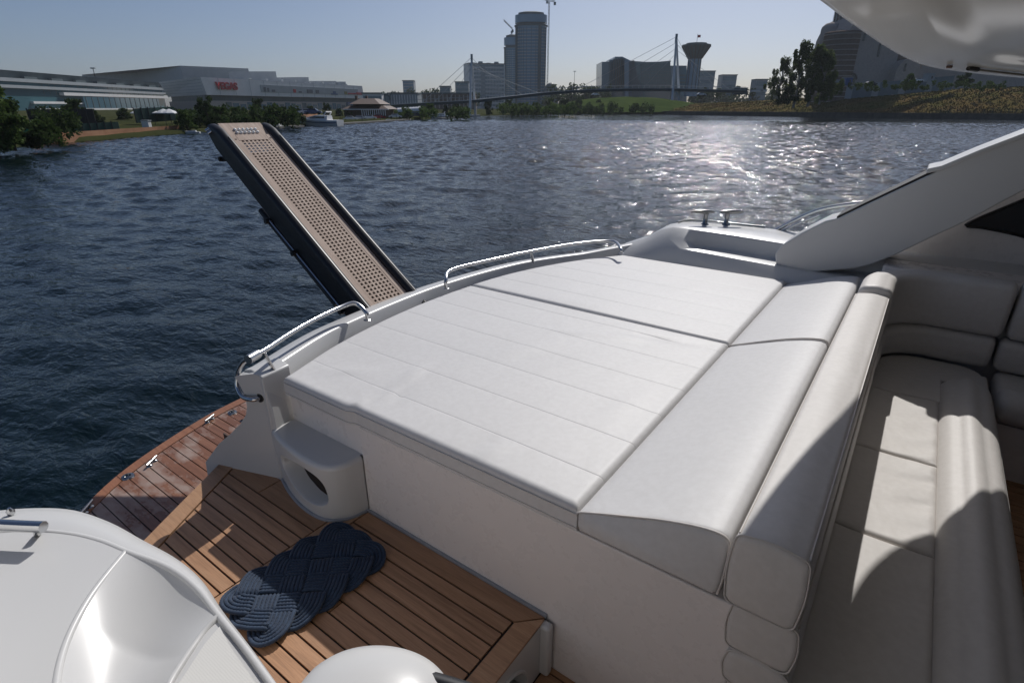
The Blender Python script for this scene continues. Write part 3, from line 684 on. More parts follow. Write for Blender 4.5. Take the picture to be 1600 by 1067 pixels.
# government complex: blue glass volumes + flared tower with flag
def complex_():
    f = 470; e = empty('glass_complex', bearing(1000, f, 2), 'blue-green glass office complex left of the right bridge pylon', 'building')
    def vol(name, pts, m, fs=None, depth=14):
        P = [of(x, y, f) for x, y in pts]; m_ = MB(); n = len(P); bk = Fh*depth
        m_.add([tuple(p) for p in P] + [tuple(p+bk) for p in P], [tuple(range(n))[::-1], tuple(range(n, 2*n))] + [(i, (i+1) % n, n+(i+1) % n, n+i) for i in range(n)])
        return m_.build(name, m, e)
    vol('left_wing', [(940.5, 97), (958, 97), (958, 160), (939.5, 160)], GLASSB, depth=30)
    vol('left_wing', [(952, 94), (963, 93), (963, 160), (951, 160)], GLASSP, depth=22)
    vol('glass_pylon', [(961, 89), (973.5, 89), (976.5, 160), (953, 160)], GLASSB, depth=40)
    f -= 5
    vol('pale_fin', [(973.6, 89.5), (987, 96), (987, 160), (976.8, 160)], GLASSP, depth=12)
    vol('brown_fin', [(983, 96.5), (991, 94.5), (996, 120), (1003, 137), (1006, 160), (982, 160)], PANELD, depth=14)
    f += 3
    vol('right_hall', [(991, 97), (1010, 98.5), (1030, 98), (1047.5, 96.5), (1047.5, 160), (1005, 160), (996, 125)], GLASSG, depth=30)
    vol('roof_strip', [(990, 95.8), (1010, 97.2), (1030, 96.8), (1048.5, 95.2), (1048.5, 96.8), (1030, 98.3), (1010, 98.8), (990, 97.3)], PANELG, depth=31)
    for k in range(1, 9):
        y = 97 + k*5.0; vol('floor_line', [(998 + k*.8, y), (1047.4, y), (1047.4, y+.55), (998 + k*.8, y+.55)], PANELD, depth=-.4)
    for k in range(13):
        x = 1002 + k*3.6; vol('mullion', [(x, 98.5), (x+.35, 98.5), (x+.35, 142), (x, 142)], PANELD, depth=-.35)
    for k in range(6):
        x = 957 + k*3.2; vol('mullion', [(x+1.2-k*.2, 92), (x+1.5-k*.2, 92), (x+.3, 142), (x, 142)], PANELD, depth=-5.4)
    vol('link_block', [(1048, 103), (1073, 103), (1073, 160), (1048, 160)], GLASSB, depth=14)
    for k in range(4):
        vol('link_band', [(1058, 117+k*5.5), (1071, 117+k*5.5), (1071, 120+k*5.5), (1058, 120+k*5.5)], PANELD, depth=-.3)
    # flared tower
    c = of(1080, 142, 455); z = lambda y: of(1080, y, 455)[2]; R = lambda px: px/2/934.5*455
    t = empty('flared_tower', (c[0], c[1], 2), 'round tower with funnel-shaped dark top carrying a red flag', 'tower')
    MB().lathe([(R(20), z(142)-4), (R(18.5), z(120)), (R(19), z(93))], (c[0], c[1], 0), 20).build('shaft', GLASSP, t, 40)
    for k in range(10):
        a = 2*math.pi*k/10; MB().obox((c[0]+R(19.4)*math.cos(a), c[1]+R(19.4)*math.sin(a), (z(142)+z(93))/2), (.25, 0, 0), (0, .25, 0), (0, 0, (z(93)-z(142))/2)).build('pilaster', PANELD, t)
    MB().lathe([(R(20), z(93)), (R(27), z(85)), (R(42), z(72.5)), (R(42), z(70.5)), (R(30), z(70.4)), (R(30), z(68)), (R(4), z(67.6))], (c[0], c[1], 0), 20).build('funnel', PANELD, t, 30)
    for k in range(20):
        a = 2*math.pi*k/20; MB().tube([(c[0]+R(20.4)*math.cos(a), c[1]+R(20.4)*math.sin(a), z(92.5)), (c[0]+R(42.4)*math.cos(a), c[1]+R(42.4)*math.sin(a), z(72.8))], .22, 4).build('rib', BROWN, t)
    MB().tube([(c[0], c[1], z(67.6)), (c[0], c[1], z(53.5))], .14, 5).build('flagpole', PANELD, t)
    fm = MB(); g = np.array([[np.array((c[0], c[1], z(55+4.2*j))) + Rv*(.2+2.2*i/6) + Fh*.25*math.sin(i*1.3) for j in (0, 1)] for i in range(7)]); fm.grid(g); fm.build('flag', RED, t)
complex_()
e_, a_, b_, n_ = block('far_flat_block', 1182, 1200, 125, 470, 'flat grey block on the skyline left of the birches', PANELG, bands=3, depth=10)
block('far_flat_block', 1129, 1152, 118, 500, 'wide grey block on the skyline in the far tree line', PANELG, bands=4, depth=10)
block('far_flat_block', 1092, 1118, 112, 500, 'grey block among far trees just right of the flagged tower', PANELG, bands=5, depth=12)

# --- church on the right hill
def church():
    f = 225; e = empty('church', bearing(1370, f, 8), 'massive stone church with rounded gables and slit windows on the hill', 'church')
    zg = 4.0
    def slab(name, x0, x1, ytop, yb, ff, m, depth, arch=0, slits=()):
        A = of(x0, yb, ff); B = of(x1, yb, ff); d = (B-A)[:2]; L = np.linalg.norm(d); d /= L; n = Fh[:2]; z1 = of((x0+x1)/2, ytop, ff)[2]
        pts = [(0, zg), (L, zg)]
        if arch:
            k = 14; zs = z1 - arch
            pts += [(L/2+L/2*math.cos(t), zs+arch*math.sin(t)) for t in np.linspace(0, math.pi, k)]
        else: pts += [(L, z1), (0, z1)]
        P = lambda s, z, o: (A[0]+d[0]*s+n[0]*o, A[1]+d[1]*s+n[1]*o, z)
        m_ = MB(); q = len(pts); m_.add([P(s, z, 0) for s, z in pts] + [P(s, z, depth) for s, z in pts], [tuple(range(q)), tuple(range(q, 2*q))[::-1]] + [(i, q+i, q+(i+1) % q, (i+1) % q) for i in range(q)])
        o = m_.build(name, m, e)
        for (s0, s1, za, zb_) in slits:
            w_ = MB(); w_.add([P(L*s0, za, -.25), P(L*s1, za, -.25), P(L*s1, zb_, -.25), P(L*s0, zb_, -.25), P(L*s0, za, .3), P(L*s1, za, .3), P(L*s1, zb_, .3), P(L*s0, zb_, .3)],
                         [(0,1,2,3), (4,7,6,5), (0,4,5,1), (1,5,6,2), (2,6,7,3), (3,7,4,0)]); w_.build('slit_window', DARKG, e)
        return P, L
    P, L = slab('front_wall', 1303, 1388, 12, 150, f, STONE, 22, 11, ((.30, .335, 25, 36), (.62, .65, 20, 25.5), (.9, .935, 24.5, 31)))
    # portal with ring
    m_ = MB(); pr = [(1.5*math.cos(t), 1.5*math.sin(t)) for t in np.linspace(0, math.pi, 10)] + [(-1.5, -3.5), (1.5, -3.5)]
    m_.add([P(L*.24+a, 12.5+b, -.3) for a, b in pr], [tuple(range(len(pr)))]); m_.build('portal', DARKG, e)
    m_ = MB(); m_.tube([P(L*.24+2.1*math.cos(t), 12.5+2.1*math.sin(t), -.2) for t in np.linspace(0, math.pi, 12)], .3, 5); m_.build('portal_arch', STONED, e)
    slab('corner_wall', 1388, 1420, 68, 150, f+1, STONED, 20)
    slab('porch_wall', 1391, 1428, 92, 150, f-4, STONE, 5, 4.5, ((.3, .36, 15, 17.5),))
    slab('right_wall', 1428, 1720, 60, 150, f+6, STONE, 20)
    # banded apse, half round
    def drum(name, xc, rpx, ytop, yb, ff, m, bands, cap=None):
        c = bearing(xc, ff); R = rpx/934.5*ff; z0 = zg if yb is None else of(xc, yb, ff)[2]; z1 = of(xc, ytop, ff)[2]
        prof = [(R, z0), (R, z1)] + ([(R*.92, z1+R*.25), (R*.6, z1+R*.55), (.1, z1+R*.7)] if cap else [(R*.9, z1+.3), (.1, z1+.3)])
        MB().lathe(prof, (c[0], c[1], 0), 28).build(name, m, e, 40)
        for k in range(bands):
            z = z0+(z1-z0)*(k+.5)/bands; MB().lathe([(R+.12, z), (R+.22, z+.15), (R+.12, z+.3)], (c[0], c[1], 0), 28).build('course', STONE, e)
    drum('apse', 1296, 27, 52, None, f+6, STONED, 14)
    drum('apse', 1274, 13, 46, None, f+14, STONE, 3, True)
    drum('dark_storey', 1304, 30, 42, 62, f+16, PANELD, 1)
    drum('bell_drum', 1298, 20, -12, 44, f+18, STONE, 2)
    c = bearing(1298, f+18); R = 20/934.5*(f+18)
    for k in range(16):
        a = 2*math.pi*k/16; z = of(1298, 22, f+18)[2]
        MB().obox((c[0]+R*math.cos(a), c[1]+R*math.sin(a), z), np.array((-math.sin(a), math.cos(a), 0))*.5, np.array((math.cos(a), math.sin(a), 0))*.3, (0, 0, 3.6)).build('arched_window', DARKG, e)
church()
# things on the hill below the church
def hoarding():
    A = of(1322, 143, 195); B = of(1490, 128, 195); e = empty('site_hoarding', (A[0], A[1], A[2]-1), 'blue-grey hoarding along the foot of the church', 'fence')
    n = 16
    for k in range(n):
        p = A+(B-A)*k/n; q = A+(B-A)*(k+.96)/n; m = MB(); z = p[2]; 
        m.add([(p[0], p[1], z-2.2), (q[0], q[1], z-2.2), (q[0], q[1], q[2]+1.8), (p[0], p[1], p[2]+1.8)] + [(p[0]+.15*Fh[0], p[1]+.15*Fh[1], z-2.2), (q[0]+.15*Fh[0], q[1]+.15*Fh[1], z-2.2), (q[0]+.15*Fh[0], q[1]+.15*Fh[1], q[2]+1.8), (p[0]+.15*Fh[0], p[1]+.15*Fh[1], p[2]+1.8)],
              [(0,1,2,3), (7,6,5,4), (3,2,6,7), (0,3,7,4), (1,5,6,2)]); m.build('panel', BLUEG if k % 4 else PANELG, e)
hoarding()
def cabin(x, y0, y1, f, w_, m, label, name='site_cabin'):
    p = of(x, y1, f); t = of(x, y0, f); h = t[2]-p[2]; W = w_/934.5*f/2; e = empty(name, p, label, 'cabin')
    MB().obox((p[0], p[1], p[2]+h/2), Rv*W, Fh*1.2, (0, 0, h/2)).build('wall', m, e)
    MB().obox((p[0], p[1], p[2]+h+.06), Rv*(W+.15), Fh*1.35, (0, 0, .08)).build('roof', PANELG, e)
    MB().obox((p[0]-Fh[0]*1.22+Rv[0]*W*.3, p[1]-Fh[1]*1.22+Rv[1]*W*.3, p[2]+h*.55), Rv*W*.22, Fh*.04, (0, 0, h*.2)).build('window', DARKG, e)
cabin(1322, 122, 134, 185, 10, BLUEP, 'small bright blue site cabin at the church portal')
cabin(1296, 126, 140, 178, 20, PANELG, 'pale grey site cabin behind the birches')
cabin(1449, 116, 128, 182, 9, PANELG, 'small grey site cabin in front of the church under the overhang')
cabin(1155, 138, 148, 235, 20, PANELD, 'dark kiosk at the right end of the bridge deck', 'kiosk')
cabin(1185, 141, 144, 232, 22, WHITE, 'low white kiosk with red roof right of the bridge end', 'kiosk')

# ================================================================== BRIDGE
def bridge():
    e = empty('cable_stayed_bridge', bearing(900, 215, 0), 'slender cable-stayed footbridge with two tall pylons over the river', 'bridge')
    F_ = lambda x: 200 + (x-738)/(1055-738)*22
    prof = [(610, 164.5), (640, 162.8), (690, 160), (738, 157.2), (800, 151), (850, 145.5), (900, 142), (960, 139.8), (1010, 139.2), (1055, 139.6), (1110, 141), (1160, 142)]
    C = [of(x, y, F_(x)) for x, y in prof]; P = smoothpath(C, 60); T_ = np.gradient(P, axis=0); Nn = np.c_[-T_[:, 1], T_[:, 0]]; Nn /= np.linalg.norm(Nn, axis=1)[:, None]
    def sec(pts, name, m): 
        MB().loft([[(p[0]+n[0]*o, p[1]+n[1]*o, p[2]+z) for o, z in pts] for p, n in zip(P, Nn)]).build(name, m, e)
    sec([(-2, 0), (-1.6, -.75), (1.6, -.75), (2, 0)], 'deck_girder', PANELD)
    sec([(-2.2, .02), (2.2, .02), (2.2, .2), (-2.2, .2)], 'walkway', PANELG)
    for s in (-2.1, 2.1):
        sec([(s-.04, 1.1), (s+.04, 1.1), (s+.04, 1.2), (s-.04, 1.2)], 'parapet_rail', PANELG)
    m = MB()
    for p, n in list(zip(P, Nn))[::2]:
        for s in (-2.1, 2.1): m.box((p[0]+n[0]*s-.05, p[1]+n[1]*s-.05, p[2]+.2), (p[0]+n[0]*s+.05, p[1]+n[1]*s+.05, p[2]+1.15))
    o = m.build('baluster', PANELG, e); o['kind'] = 'stuff'
    def pyl(xt, yt, yb, legs, f, nstay):
        t = of(xt, yt, f)
        for dx, df in legs:
            b = of(xt+dx, yb, f+df)
            b[2] = min(b[2], 1.0) if yb > 170 else b[2]
            MB().loft([[b+Rv*.4-Fh*.4, b+Rv*.4+Fh*.4, b-Rv*.4+Fh*.4, b-Rv*.4-Fh*.4], [t+Rv*.24-Fh*.3, t+Rv*.24+Fh*.3, t-Rv*.24+Fh*.3, t-Rv*.24-Fh*.3]]).build('pylon_leg', PANELW, e)
        MB().obox(t+np.array((0, 0, -.5)), Rv*.34, Fh*.4, (0, 0, 1.4)).build('pylon_head', PANELG, e)
        return t
    tl = pyl(737, 90, 181, ((-3, -2), (6, 4)), 198, 3)
    tr = pyl(1057, 58, 157, ((-7, -3), (4, 3)), 222, 3)
    def stays(t, xs, dz):
        for k, x in enumerate(xs):
            y = np.interp(x, [a for a, _ in prof], [b for _, b in prof]); b = of(x, y, F_(x)); MB().tube([t-np.array((0, 0, dz*k)), b+np.array((0, 0, .3))], .055, 4).build('stay_cable', PANELG, e)
    stays(tl, [660, 680, 700], 1.4); stays(tl, [790, 815, 840], 1.4); stays(tr, [900, 935, 970, 1005], 1.9); stays(tr, [1100, 1120, 1140], 1.9)
bridge()

# ================================================================== LEFT SHORE THINGS
def fence(name, pts, f, m, label, top, bot, n=10):
    A = of(pts[0][0], pts[0][1], f[0]); B = of(pts[1][0], pts[1][1], f[1]); e = empty(name, A, label, 'fence')
    for k in range(n):
        p = A+(B-A)*k/n; q = A+(B-A)*(k+.97)/n; r_ = np.array((Fh[0], Fh[1], 0))*.06
        lo = np.array((0, 0, bot)); hi = np.array((0, 0, top))
        MB().add([p+lo, q+lo, q+hi, p+hi, p+lo+r_, q+lo+r_, q+hi+r_, p+hi+r_], [(0,1,2,3), (7,6,5,4), (3,2,6,7), (0,4,5,1), (0,3,7,4), (1,5,6,2)]).build('panel', m, e)
        MB().box((p[0]-.05, p[1]-.05, p[2]+bot), (p[0]+.05, p[1]+.05, p[2]+top+.15)).build('post', IRON, e)
fence('netting_fence', ((48, 193), (150, 190)), (70, 76), FENCEK, 'tall black netting fence below the glass building at left', 1.5, -.6, 8)
fence('tarp_fence', ((92, 207), (187, 201)), (64, 71), FENCEG, 'dark green tarp fence above the clay wall at left', .75, -.2, 8)
fence('dark_green_hoarding', ((212, 186), (275, 182)), (88, 95), FENCEG, 'dark green hoarding under the white umbrellas', 1.4, -.6, 6)
tag(MB().loft([[oz(x, y, .3-H)+np.array((0, 0, z))+Fh*o for o, z in ((0, -.3), (0, .62), (.5, .62), (.5, -.3))] for x, y in ((50, 222.5), (100, 218.5), (190, 211), (245, 206.8), (280, 204.6))]).build('clay_wall', CLAY), 'low tan clay retaining wall above the water at left', 'wall')
tag(MB().loft([[oz(x, y, -H)+np.array((0, 0, z))+Fh*o for o, z in ((0, -.6), (0, .22), (.9, .26), (.9, -.6))] for x, y in ((85, 224.6), (110, 222.6), (200, 215.4), (295, 208.2))]).build('shore_kerb', CONCD), 'dark concrete kerb along the left waterline', 'kerb')
def umbrella(x, y, f, label):
    p = of(x, y, f); e = empty('parasol', (p[0], p[1], p[2]-1.7), label, 'parasol')
    MB().lathe([(1.35, -.1), (1.3, 0), (.7, .3), (.05, .55)], p, 8).build('canopy', WHITE, e); MB().tube([p+np.array((0, 0, -1.9)), p+np.array((0, 0, .5))], .04, 5).build('pole', IRON, e)
for x, lab in ((218, 'white parasol, leftmost in the row above the dark green hoarding'), (229, 'white parasol, second in the row above the dark green hoarding'), (239, 'white parasol, third in the row above the dark green hoarding'), (256, 'white parasol, fourth in the row above the dark green hoarding'), (265, 'white parasol, last in the row before the round shrub')):
    umbrella(x, 176.5, 92, lab)
g = of(231, 203, 78); e = empty('pump_kiosk', g, 'small pale kiosk standing on the left shore near the water', 'kiosk')
MB().obox((g[0], g[1], g[2]+.5), Rv*.45, Fh*.35, (0, 0, .6)).build('wall', WHITE, e, bevel=.03); MB().obox((g[0], g[1], g[2]+1.13), Rv*.52, Fh*.42, (0, 0, .05)).build('roof', PANELG, e)
g = of(36, 206, 54); o = MB().grid([[of(26+20*i/6, 203+9*j/4+1.5*math.sin(i+j), 54+.25*math.sin(i*2+j)) for j in range(5)] for i in range(7)]).build('green_tarpaulin', GREENR, None, 180); tag(o, 'crumpled green tarpaulin in the dark shrub at far left', 'tarpaulin')

# restaurant with brown roofs
def restaurant():
    f = 150; e = empty('riverside_restaurant', bearing(580, f, 1.5), 'brown-roofed riverside pavilion with open columns right of the mall', 'building')
    def bx(name, x0, x1, y0, y1, m, d0=0, d1=10):
        a = of(x0, y1, f+d0); b = of(x1, y1, f+d0); z = of(x0, y0, f+d0)[2]; P = [a[:2], b[:2], b[:2]+Fh[:2]*d1, a[:2]+Fh[:2]*d1]
        return MB().prism([tuple(p) for p in P], a[2], z, ).build(name, m, e)
    def roof(x0, x1, y0, y1, k, d1=12):
        a = of(x0, y1, f); b = of(x1, y1, f); z = of((x0+x1)/2, y0, f)[2]; n = Fh[:2]; d = (b-a)[:2]
        P = [a[:2]-n, b[:2]-n, b[:2]+n*d1, a[:2]+n*d1]; c = sum(P)/4; P2 = [c+(p-c)*k for p in P]
        MB().prism([tuple(p) for p in P], a[2], z, [tuple(p) for p in P2]).build('roof', BROWN, e)
    bx('wall', 538, 604, 171, 183, STONED, 2); bx('wall', 552, 590, 163, 171, STONED, 3); roof(535, 608, 165.5, 171, .72); roof(547, 595, 154, 163, .45); bx('fascia', 536, 607, 170.6, 172, PANELW, -1.2, .5)
    for k in range(12): a = of(566+k*3.3, 181, f-.9); MB().tube([a, a+np.array((0, 0, 1.5))], .12, 6).build('column', PANELW, e)
    for x in (555, 571): bx('chimney', x, x+3, 150, 156, BROWN, 5, 1)
restaurant()
f = 172; a = of(622, 172, f); b = of(660, 170, f-4); e = empty('arched_pavilion', a, 'white barrel-roofed pavilion right of the brown-roofed restaurant', 'building')
rg = []
for t in np.linspace(0, 1, 2):
    c = a+(b-a)*t; rg.append([c+Fh*(2*math.cos(u))+np.array((0, 0, 1.1*math.sin(u)-.6)) for u in np.linspace(0, math.pi, 10)])
MB().loft(rg).build('roof', WHITE, e, 60); MB().loft([[p*np.array((1, 1, 0))+np.array((0, 0, z)) for p in (a-Fh*1.8, b-Fh*1.8, b+Fh*1.8, a+Fh*1.8)] for z in (1.0, a[2]-.55)]).build('wall', GLASSP, e)

# boats
def boat_meshes():
    L = []
    st = [(-.5, .15, .0), (-.3, .16, .0), (0, .165, .01), (.25, .13, .03), (.42, .06, .055), (.5, .005, .075)]
    rings = [[(x, -w_*.75, -.05), (x, -w_, .10+s), (x, -w_*.92, .115+s), (x, w_*.92, .115+s), (x, w_, .10+s), (x, w_*.75, -.05)] for x, w_, s in st]
    hull = MB().loft(rings)
    cab = MB().loft([[(x, -w_, z0), (x-dx, -w_*.8, z1), (x-dx, w_*.8, z1), (x, w_, z0)] for x, w_, z0, z1, dx in ((-.28, .12, .11, .20, 0), (-.02, .125, .115, .205, .0), (.12, .11, .12, .18, .03), (.30, .06, .14, .147, .02))])
    gl = MB().loft([[(x, -w_, z0), (x, -w_*.97, z1), (x, w_*.97, z1), (x, w_, z0)] for x, w_, z0, z1 in ((-.22, .114, .150, .178), (.0, .116, .150, .180), (.10, .107, .148, .166))])
    arch = MB().tube([(-.22, -.12, .2), (-.27, -.11, .265), (-.27, .11, .265), (-.22, .12, .2)], .012, 6)
    rail = MB().tube([(-.05, -.15, .155), (.2, -.13, .175), (.4, -.06, .20), (.49, 0, .21), (.4, .06, .20), (.2, .13, .175), (-.05, .15, .155)], .004, 5)
    stripe = MB().loft([[(x, -w_*1.004, .06+s*.8), (x, -w_*1.01, .075+s*.85), (x, w_*1.01, .075+s*.85), (x, w_*1.004, .06+s*.8)] for x, w_, s in [(-.49, .148, 0), (-.3, .158, .0), (0, .163, .01), (.25, .127, .03), (.42, .055, .055)]])
    for nm, b, m in (('hull', hull, WHITE), ('cabin', cab, WHITE), ('windows', gl, DARKG), ('radar_arch', arch, WHITE), ('rail', rail, STEEL), ('stripe', stripe, SIGNBL)):
        me = bpy.data.meshes.new(nm); me.from_pydata(b.v, [], b.f); me.materials.append(m); L.append((nm, me))
    return L
BOAT = boat_meshes()
def boat(x, y, lpx, ang, label, arch=True):
    p = oz(x, y, -H); f = p @ Fh; L_ = lpx/934.5*f; e = empty('moored_motor_boat', (p[0], p[1], .02), label, 'boat', 'boats moored along the left shore')
    e.scale = (L_,)*3; base = math.atan2(Rv[1], Rv[0]); e.rotation_euler = (0, 0, base + math.radians(ang))
    for nm, me in BOAT:
        if not arch and nm == 'radar_arch': continue
        o = bpy.data.objects.new(nm, me); COL.objects.link(o); o.parent = e
boat(497, 197.5, 78, 168, 'largest moored white motor yacht with radar arch before the red earth slope')
boat(300, 209.3, 24, 195, 'small white motor boat with red trim moored at the dark cove', False)
boat(370, 204, 42, 185, 'white cabin cruiser moored behind the tip of the raised gangway')
boat(430, 201, 34, 170, 'low white motor boat left of the largest moored yacht', False)
boat(686, 185.4, 36, 190, 'white cruiser moored left of the left bridge pylon')
boat(634, 188, 16, 170, 'tiny white boat in front of the barrel-roofed pavilion', False)
boat(742, 183, 17, 10, 'small boat moored at the foot of the left bridge pylon', False)
boat(606, 189.6, 14, 200, 'tiny boat below the columns of the brown-roofed restaurant', False)
# dock and pontoon
def pontoon(x0, y0, x1, y1, label):
    a = oz(x0, y0, -H); b = oz(x1, y1, -H); d = b-a; L_ = np.linalg.norm(d); d /= L_; n = np.array((-d[1], d[0], 0)); n = n if n @ Fh > 0 else -n; e = empty('pontoon', (a+b)/2, label, 'pontoon', 'pontoons along the left shore')
    for k in range(6):
        p = a+d*L_*(k+.5)/6; MB().obox((p[0]+n[0]*.8, p[1]+n[1]*.8, .22), d*L_/12.2, n*.8, (0, 0, .14)).build('deck_section', CONC, e)
    for k in range(4): p = a+d*L_*(k+.5)/4; MB().tube([(p[0]+n[0]*1.5, p[1]+n[1]*1.5, -.5), (p[0]+n[0]*1.5, p[1]+n[1]*1.5, 1.3)], .07, 6).build('pile', IRON, e)
pontoon(425, 203, 476, 199.5, 'grey floating pontoon left of the largest moored yacht')
pontoon(525, 196.6, 640, 188.8, 'long floating pontoon before the brown-roofed restaurant')
pontoon(690, 186.3, 738, 183.6, 'floating pontoon at the foot of the left bridge pylon')
tag(MB().grid([[of(462+34*i/8, 177+11*j/4+.6*math.sin(i*2+j), 122-8*j/4) for j in range(5)] for i in range(9)]).build('red_earth_slope', CLAY, None, 180), 'bare red earth slope behind the largest moored yacht', 'slope')
# parked cars
def car_meshes():
    prof = [(-2.1, .35), (-2.1, .85), (-1.5, .95), (-.9, 1.42), (.6, 1.45), (1.25, .98), (2.05, .82), (2.15, .4)]
    body = MB().loft([[(x, s*.86 if z < 1.1 else s*.70, z) for x, z in prof] for s in (-1, 1)])
    gl = MB().loft([[(x, s*.80, z) for x, z in [(-1.2, 1.0), (-.82, 1.36), (.55, 1.39), (1.0, 1.0)]] for s in (-1, 1)])
    wh = MB()
    wheels = []
    for x in (-1.35, 1.35):
        for y in (-.8, .8):
            b = MB().loft([[(x+.33*math.cos(t), y+s, .33+.33*math.sin(t)) for t in np.linspace(0, 6.283, 12, endpoint=False)] for s in (-.1, .1)]); me = bpy.data.meshes.new('wheel'); me.from_pydata(b.v, [], b.f); me.materials.append(TYRE); wheels.append(me)
    bodies = []
    for m in CARM: me = bpy.data.meshes.new('body'); me.from_pydata(body.v, [], body.f); me.materials.append(m); bodies.append(me)
    g = bpy.data.meshes.new('windows'); g.from_pydata(gl.v, [], gl.f); g.materials.append(DARKG)
    return bodies, g, wheels
CB, CG, CW = car_meshes()
def car(x, y, f, col, label, rot=0, sc=.8):
    p = of(x, y, f); e = empty('parked_car', p, label, 'car', 'cars parked behind the shore'); e.scale = (sc,)*3; e.rotation_euler = (0, 0, math.atan2(Rv[1], Rv[0])+rot)
    for nm, me in [('body', CB[col]), ('windows', CG)] + [('wheel', w_) for w_ in CW]:
        o = bpy.data.objects.new(nm, me); COL.objects.link(o); o.parent = e
for i, (x, y, c, lab) in enumerate(((463, 181, 0, 'white parked car, first at the left top of the red earth slope'), (472, 180.4, 3, 'silver parked car, second along the top of the red earth slope'), (481, 180, 0, 'white parked car, third along the top of the red earth slope'), (490, 179.6, 4, 'blue parked car, fourth along the top of the red earth slope'),
        (548, 190, 0, 'white parked car on the quay left of the restaurant columns'), (563, 189, 3, 'silver parked car on the quay under the restaurant'), (578, 188, 0, 'white parked car on the quay below the middle columns'), (592, 187, 2, 'dark red parked car on the quay before the restaurant'), (618, 185.5, 0, 'white parked car on the quay before the barrel-roofed pavilion'), (650, 183.6, 1, 'black parked car on the quay right of the barrel-roofed pavilion'))):
    car(x, y, 122 if i < 4 else 138+(x-548)*.22, c, lab, .2)
car(1359, 134.5, 172, 1, 'black parked car on the grass below the church'); car(1432, 129.5, 174, 0, 'white parked car on the grass under the overhang')
car(1095, 150.5, 215, 0, 'white parked car on the dry bank right of the right pylon'); car(930, 150, 262, 0, 'white parked car on the green hill under the bridge')
# railing on the embankment at right
def quay_rail():
    pts = [oz(x, y, -H) for x, y in ((1466, 186), (1560, 187.3), (1640, 188.5), (1760, 190.5))]; P = smoothpath(pts, 22); e = empty('quay_railing', P[0], 'dark iron railing on the embankment wall at right', 'railing')
    for z in (1.62, 2.1, 2.6): MB().tube([(p[0], p[1], z) for p in P], .05, 5).build('rail', IRON, e)
    for p in P: MB().box((p[0]-.06, p[1]-.06, 1.5), (p[0]+.06, p[1]+.06, 2.7)).build('post', IRON, e)
quay_rail()
# street lamps on the skyline
for x, yt, lab in ((898, 112, 'thin lamp mast above the distant tree line'), (145, 107, 'small mast on the roof of the glass building')):
    p = of(x, yt, 400 if x > 500 else 230); e = empty('lamp_mast', p-np.array((0, 0, 12 if x > 500 else 3)), lab, 'mast'); MB().tube([p-np.array((0, 0, 12 if x > 500 else 3)), p], .12, 5).build('pole', IRON, e); MB().obox(p, Rv*.8, Fh*.3, (0, 0, .2)).build('lamp_head', PANELG, e)
# air: one even haze box round everything
def haze():
    o = MB().box((-1900, -1900, -2.5), (1900, 1900, 95)).build('haze', simple('haze', (1, 1, 1)))
    m = o.data.materials[0]; n = m.node_tree.nodes; l = m.node_tree.links; out = [x for x in n if x.type == 'OUTPUT_MATERIAL'][0]
    for k in list(out.inputs['Surface'].links): l.remove(k)
    v = n.new('ShaderNodeVolumePrincipled'); v.inputs['Color'].default_value = (.86, .93, 1, 1); v.inputs['Density'].default_value = .00015; v.inputs['Anisotropy'].default_value = .2
    l.new(v.outputs[0], out.inputs['Volume']); o['kind'] = 'stuff'; o['label'] = 'thin pale summer haze over the river'
haze()
#--YACHT--
# ================================================================== THE YACHT
ZT = -1.696; ZS = -2.20; ZF = -1.95; YC = 2.6       # teak step, swim platform, cockpit sole (from the eye); centre line
def Z(z): return z + H
yacht = empty('motor_yacht', (0, YC, 0), 'white motor yacht whose sunlit stern deck fills the foreground', 'yacht')
ycur = [(.2, -2.0), (.7, -2.12), (1.14, -2.25), (1.6, -2.42), (1.88, -2.475), (2.3, -2.52), (2.65, -2.53), (3.1, -2.49), (3.52, -2.40), (3.95, -2.20), (4.28, -1.98), (4.5, -1.80), (4.7, -1.6)]
def Xin(y): return float(np.interp(y, [a for a, _ in CUR], [b for _, b in CUR]))
CUR = [(p[0], p[1]) for p in smoothpath([(a, b, 0) for a, b in ycur], 90)]

def hull():
    out = [(Xin(y)-.42, y) for y in np.linspace(.3, 4.6, 24)]
    out = [(7, -.25), (-.5, -.25), (-1.6, -.1)] + [(max(Xin(y)-.42, -3.0), y) for y in np.linspace(.15, 4.75, 24)] + [(-1.6, 5.3), (-.5, 5.45), (7, 5.45)]
    inn = [(x*.98 if x < 0 else x, (y-YC)*.9+YC) for x, y in out]
    MB().prism(inn, -.4, Z(ZF)-.03, out).build('hull', GEL, yacht)
hull()

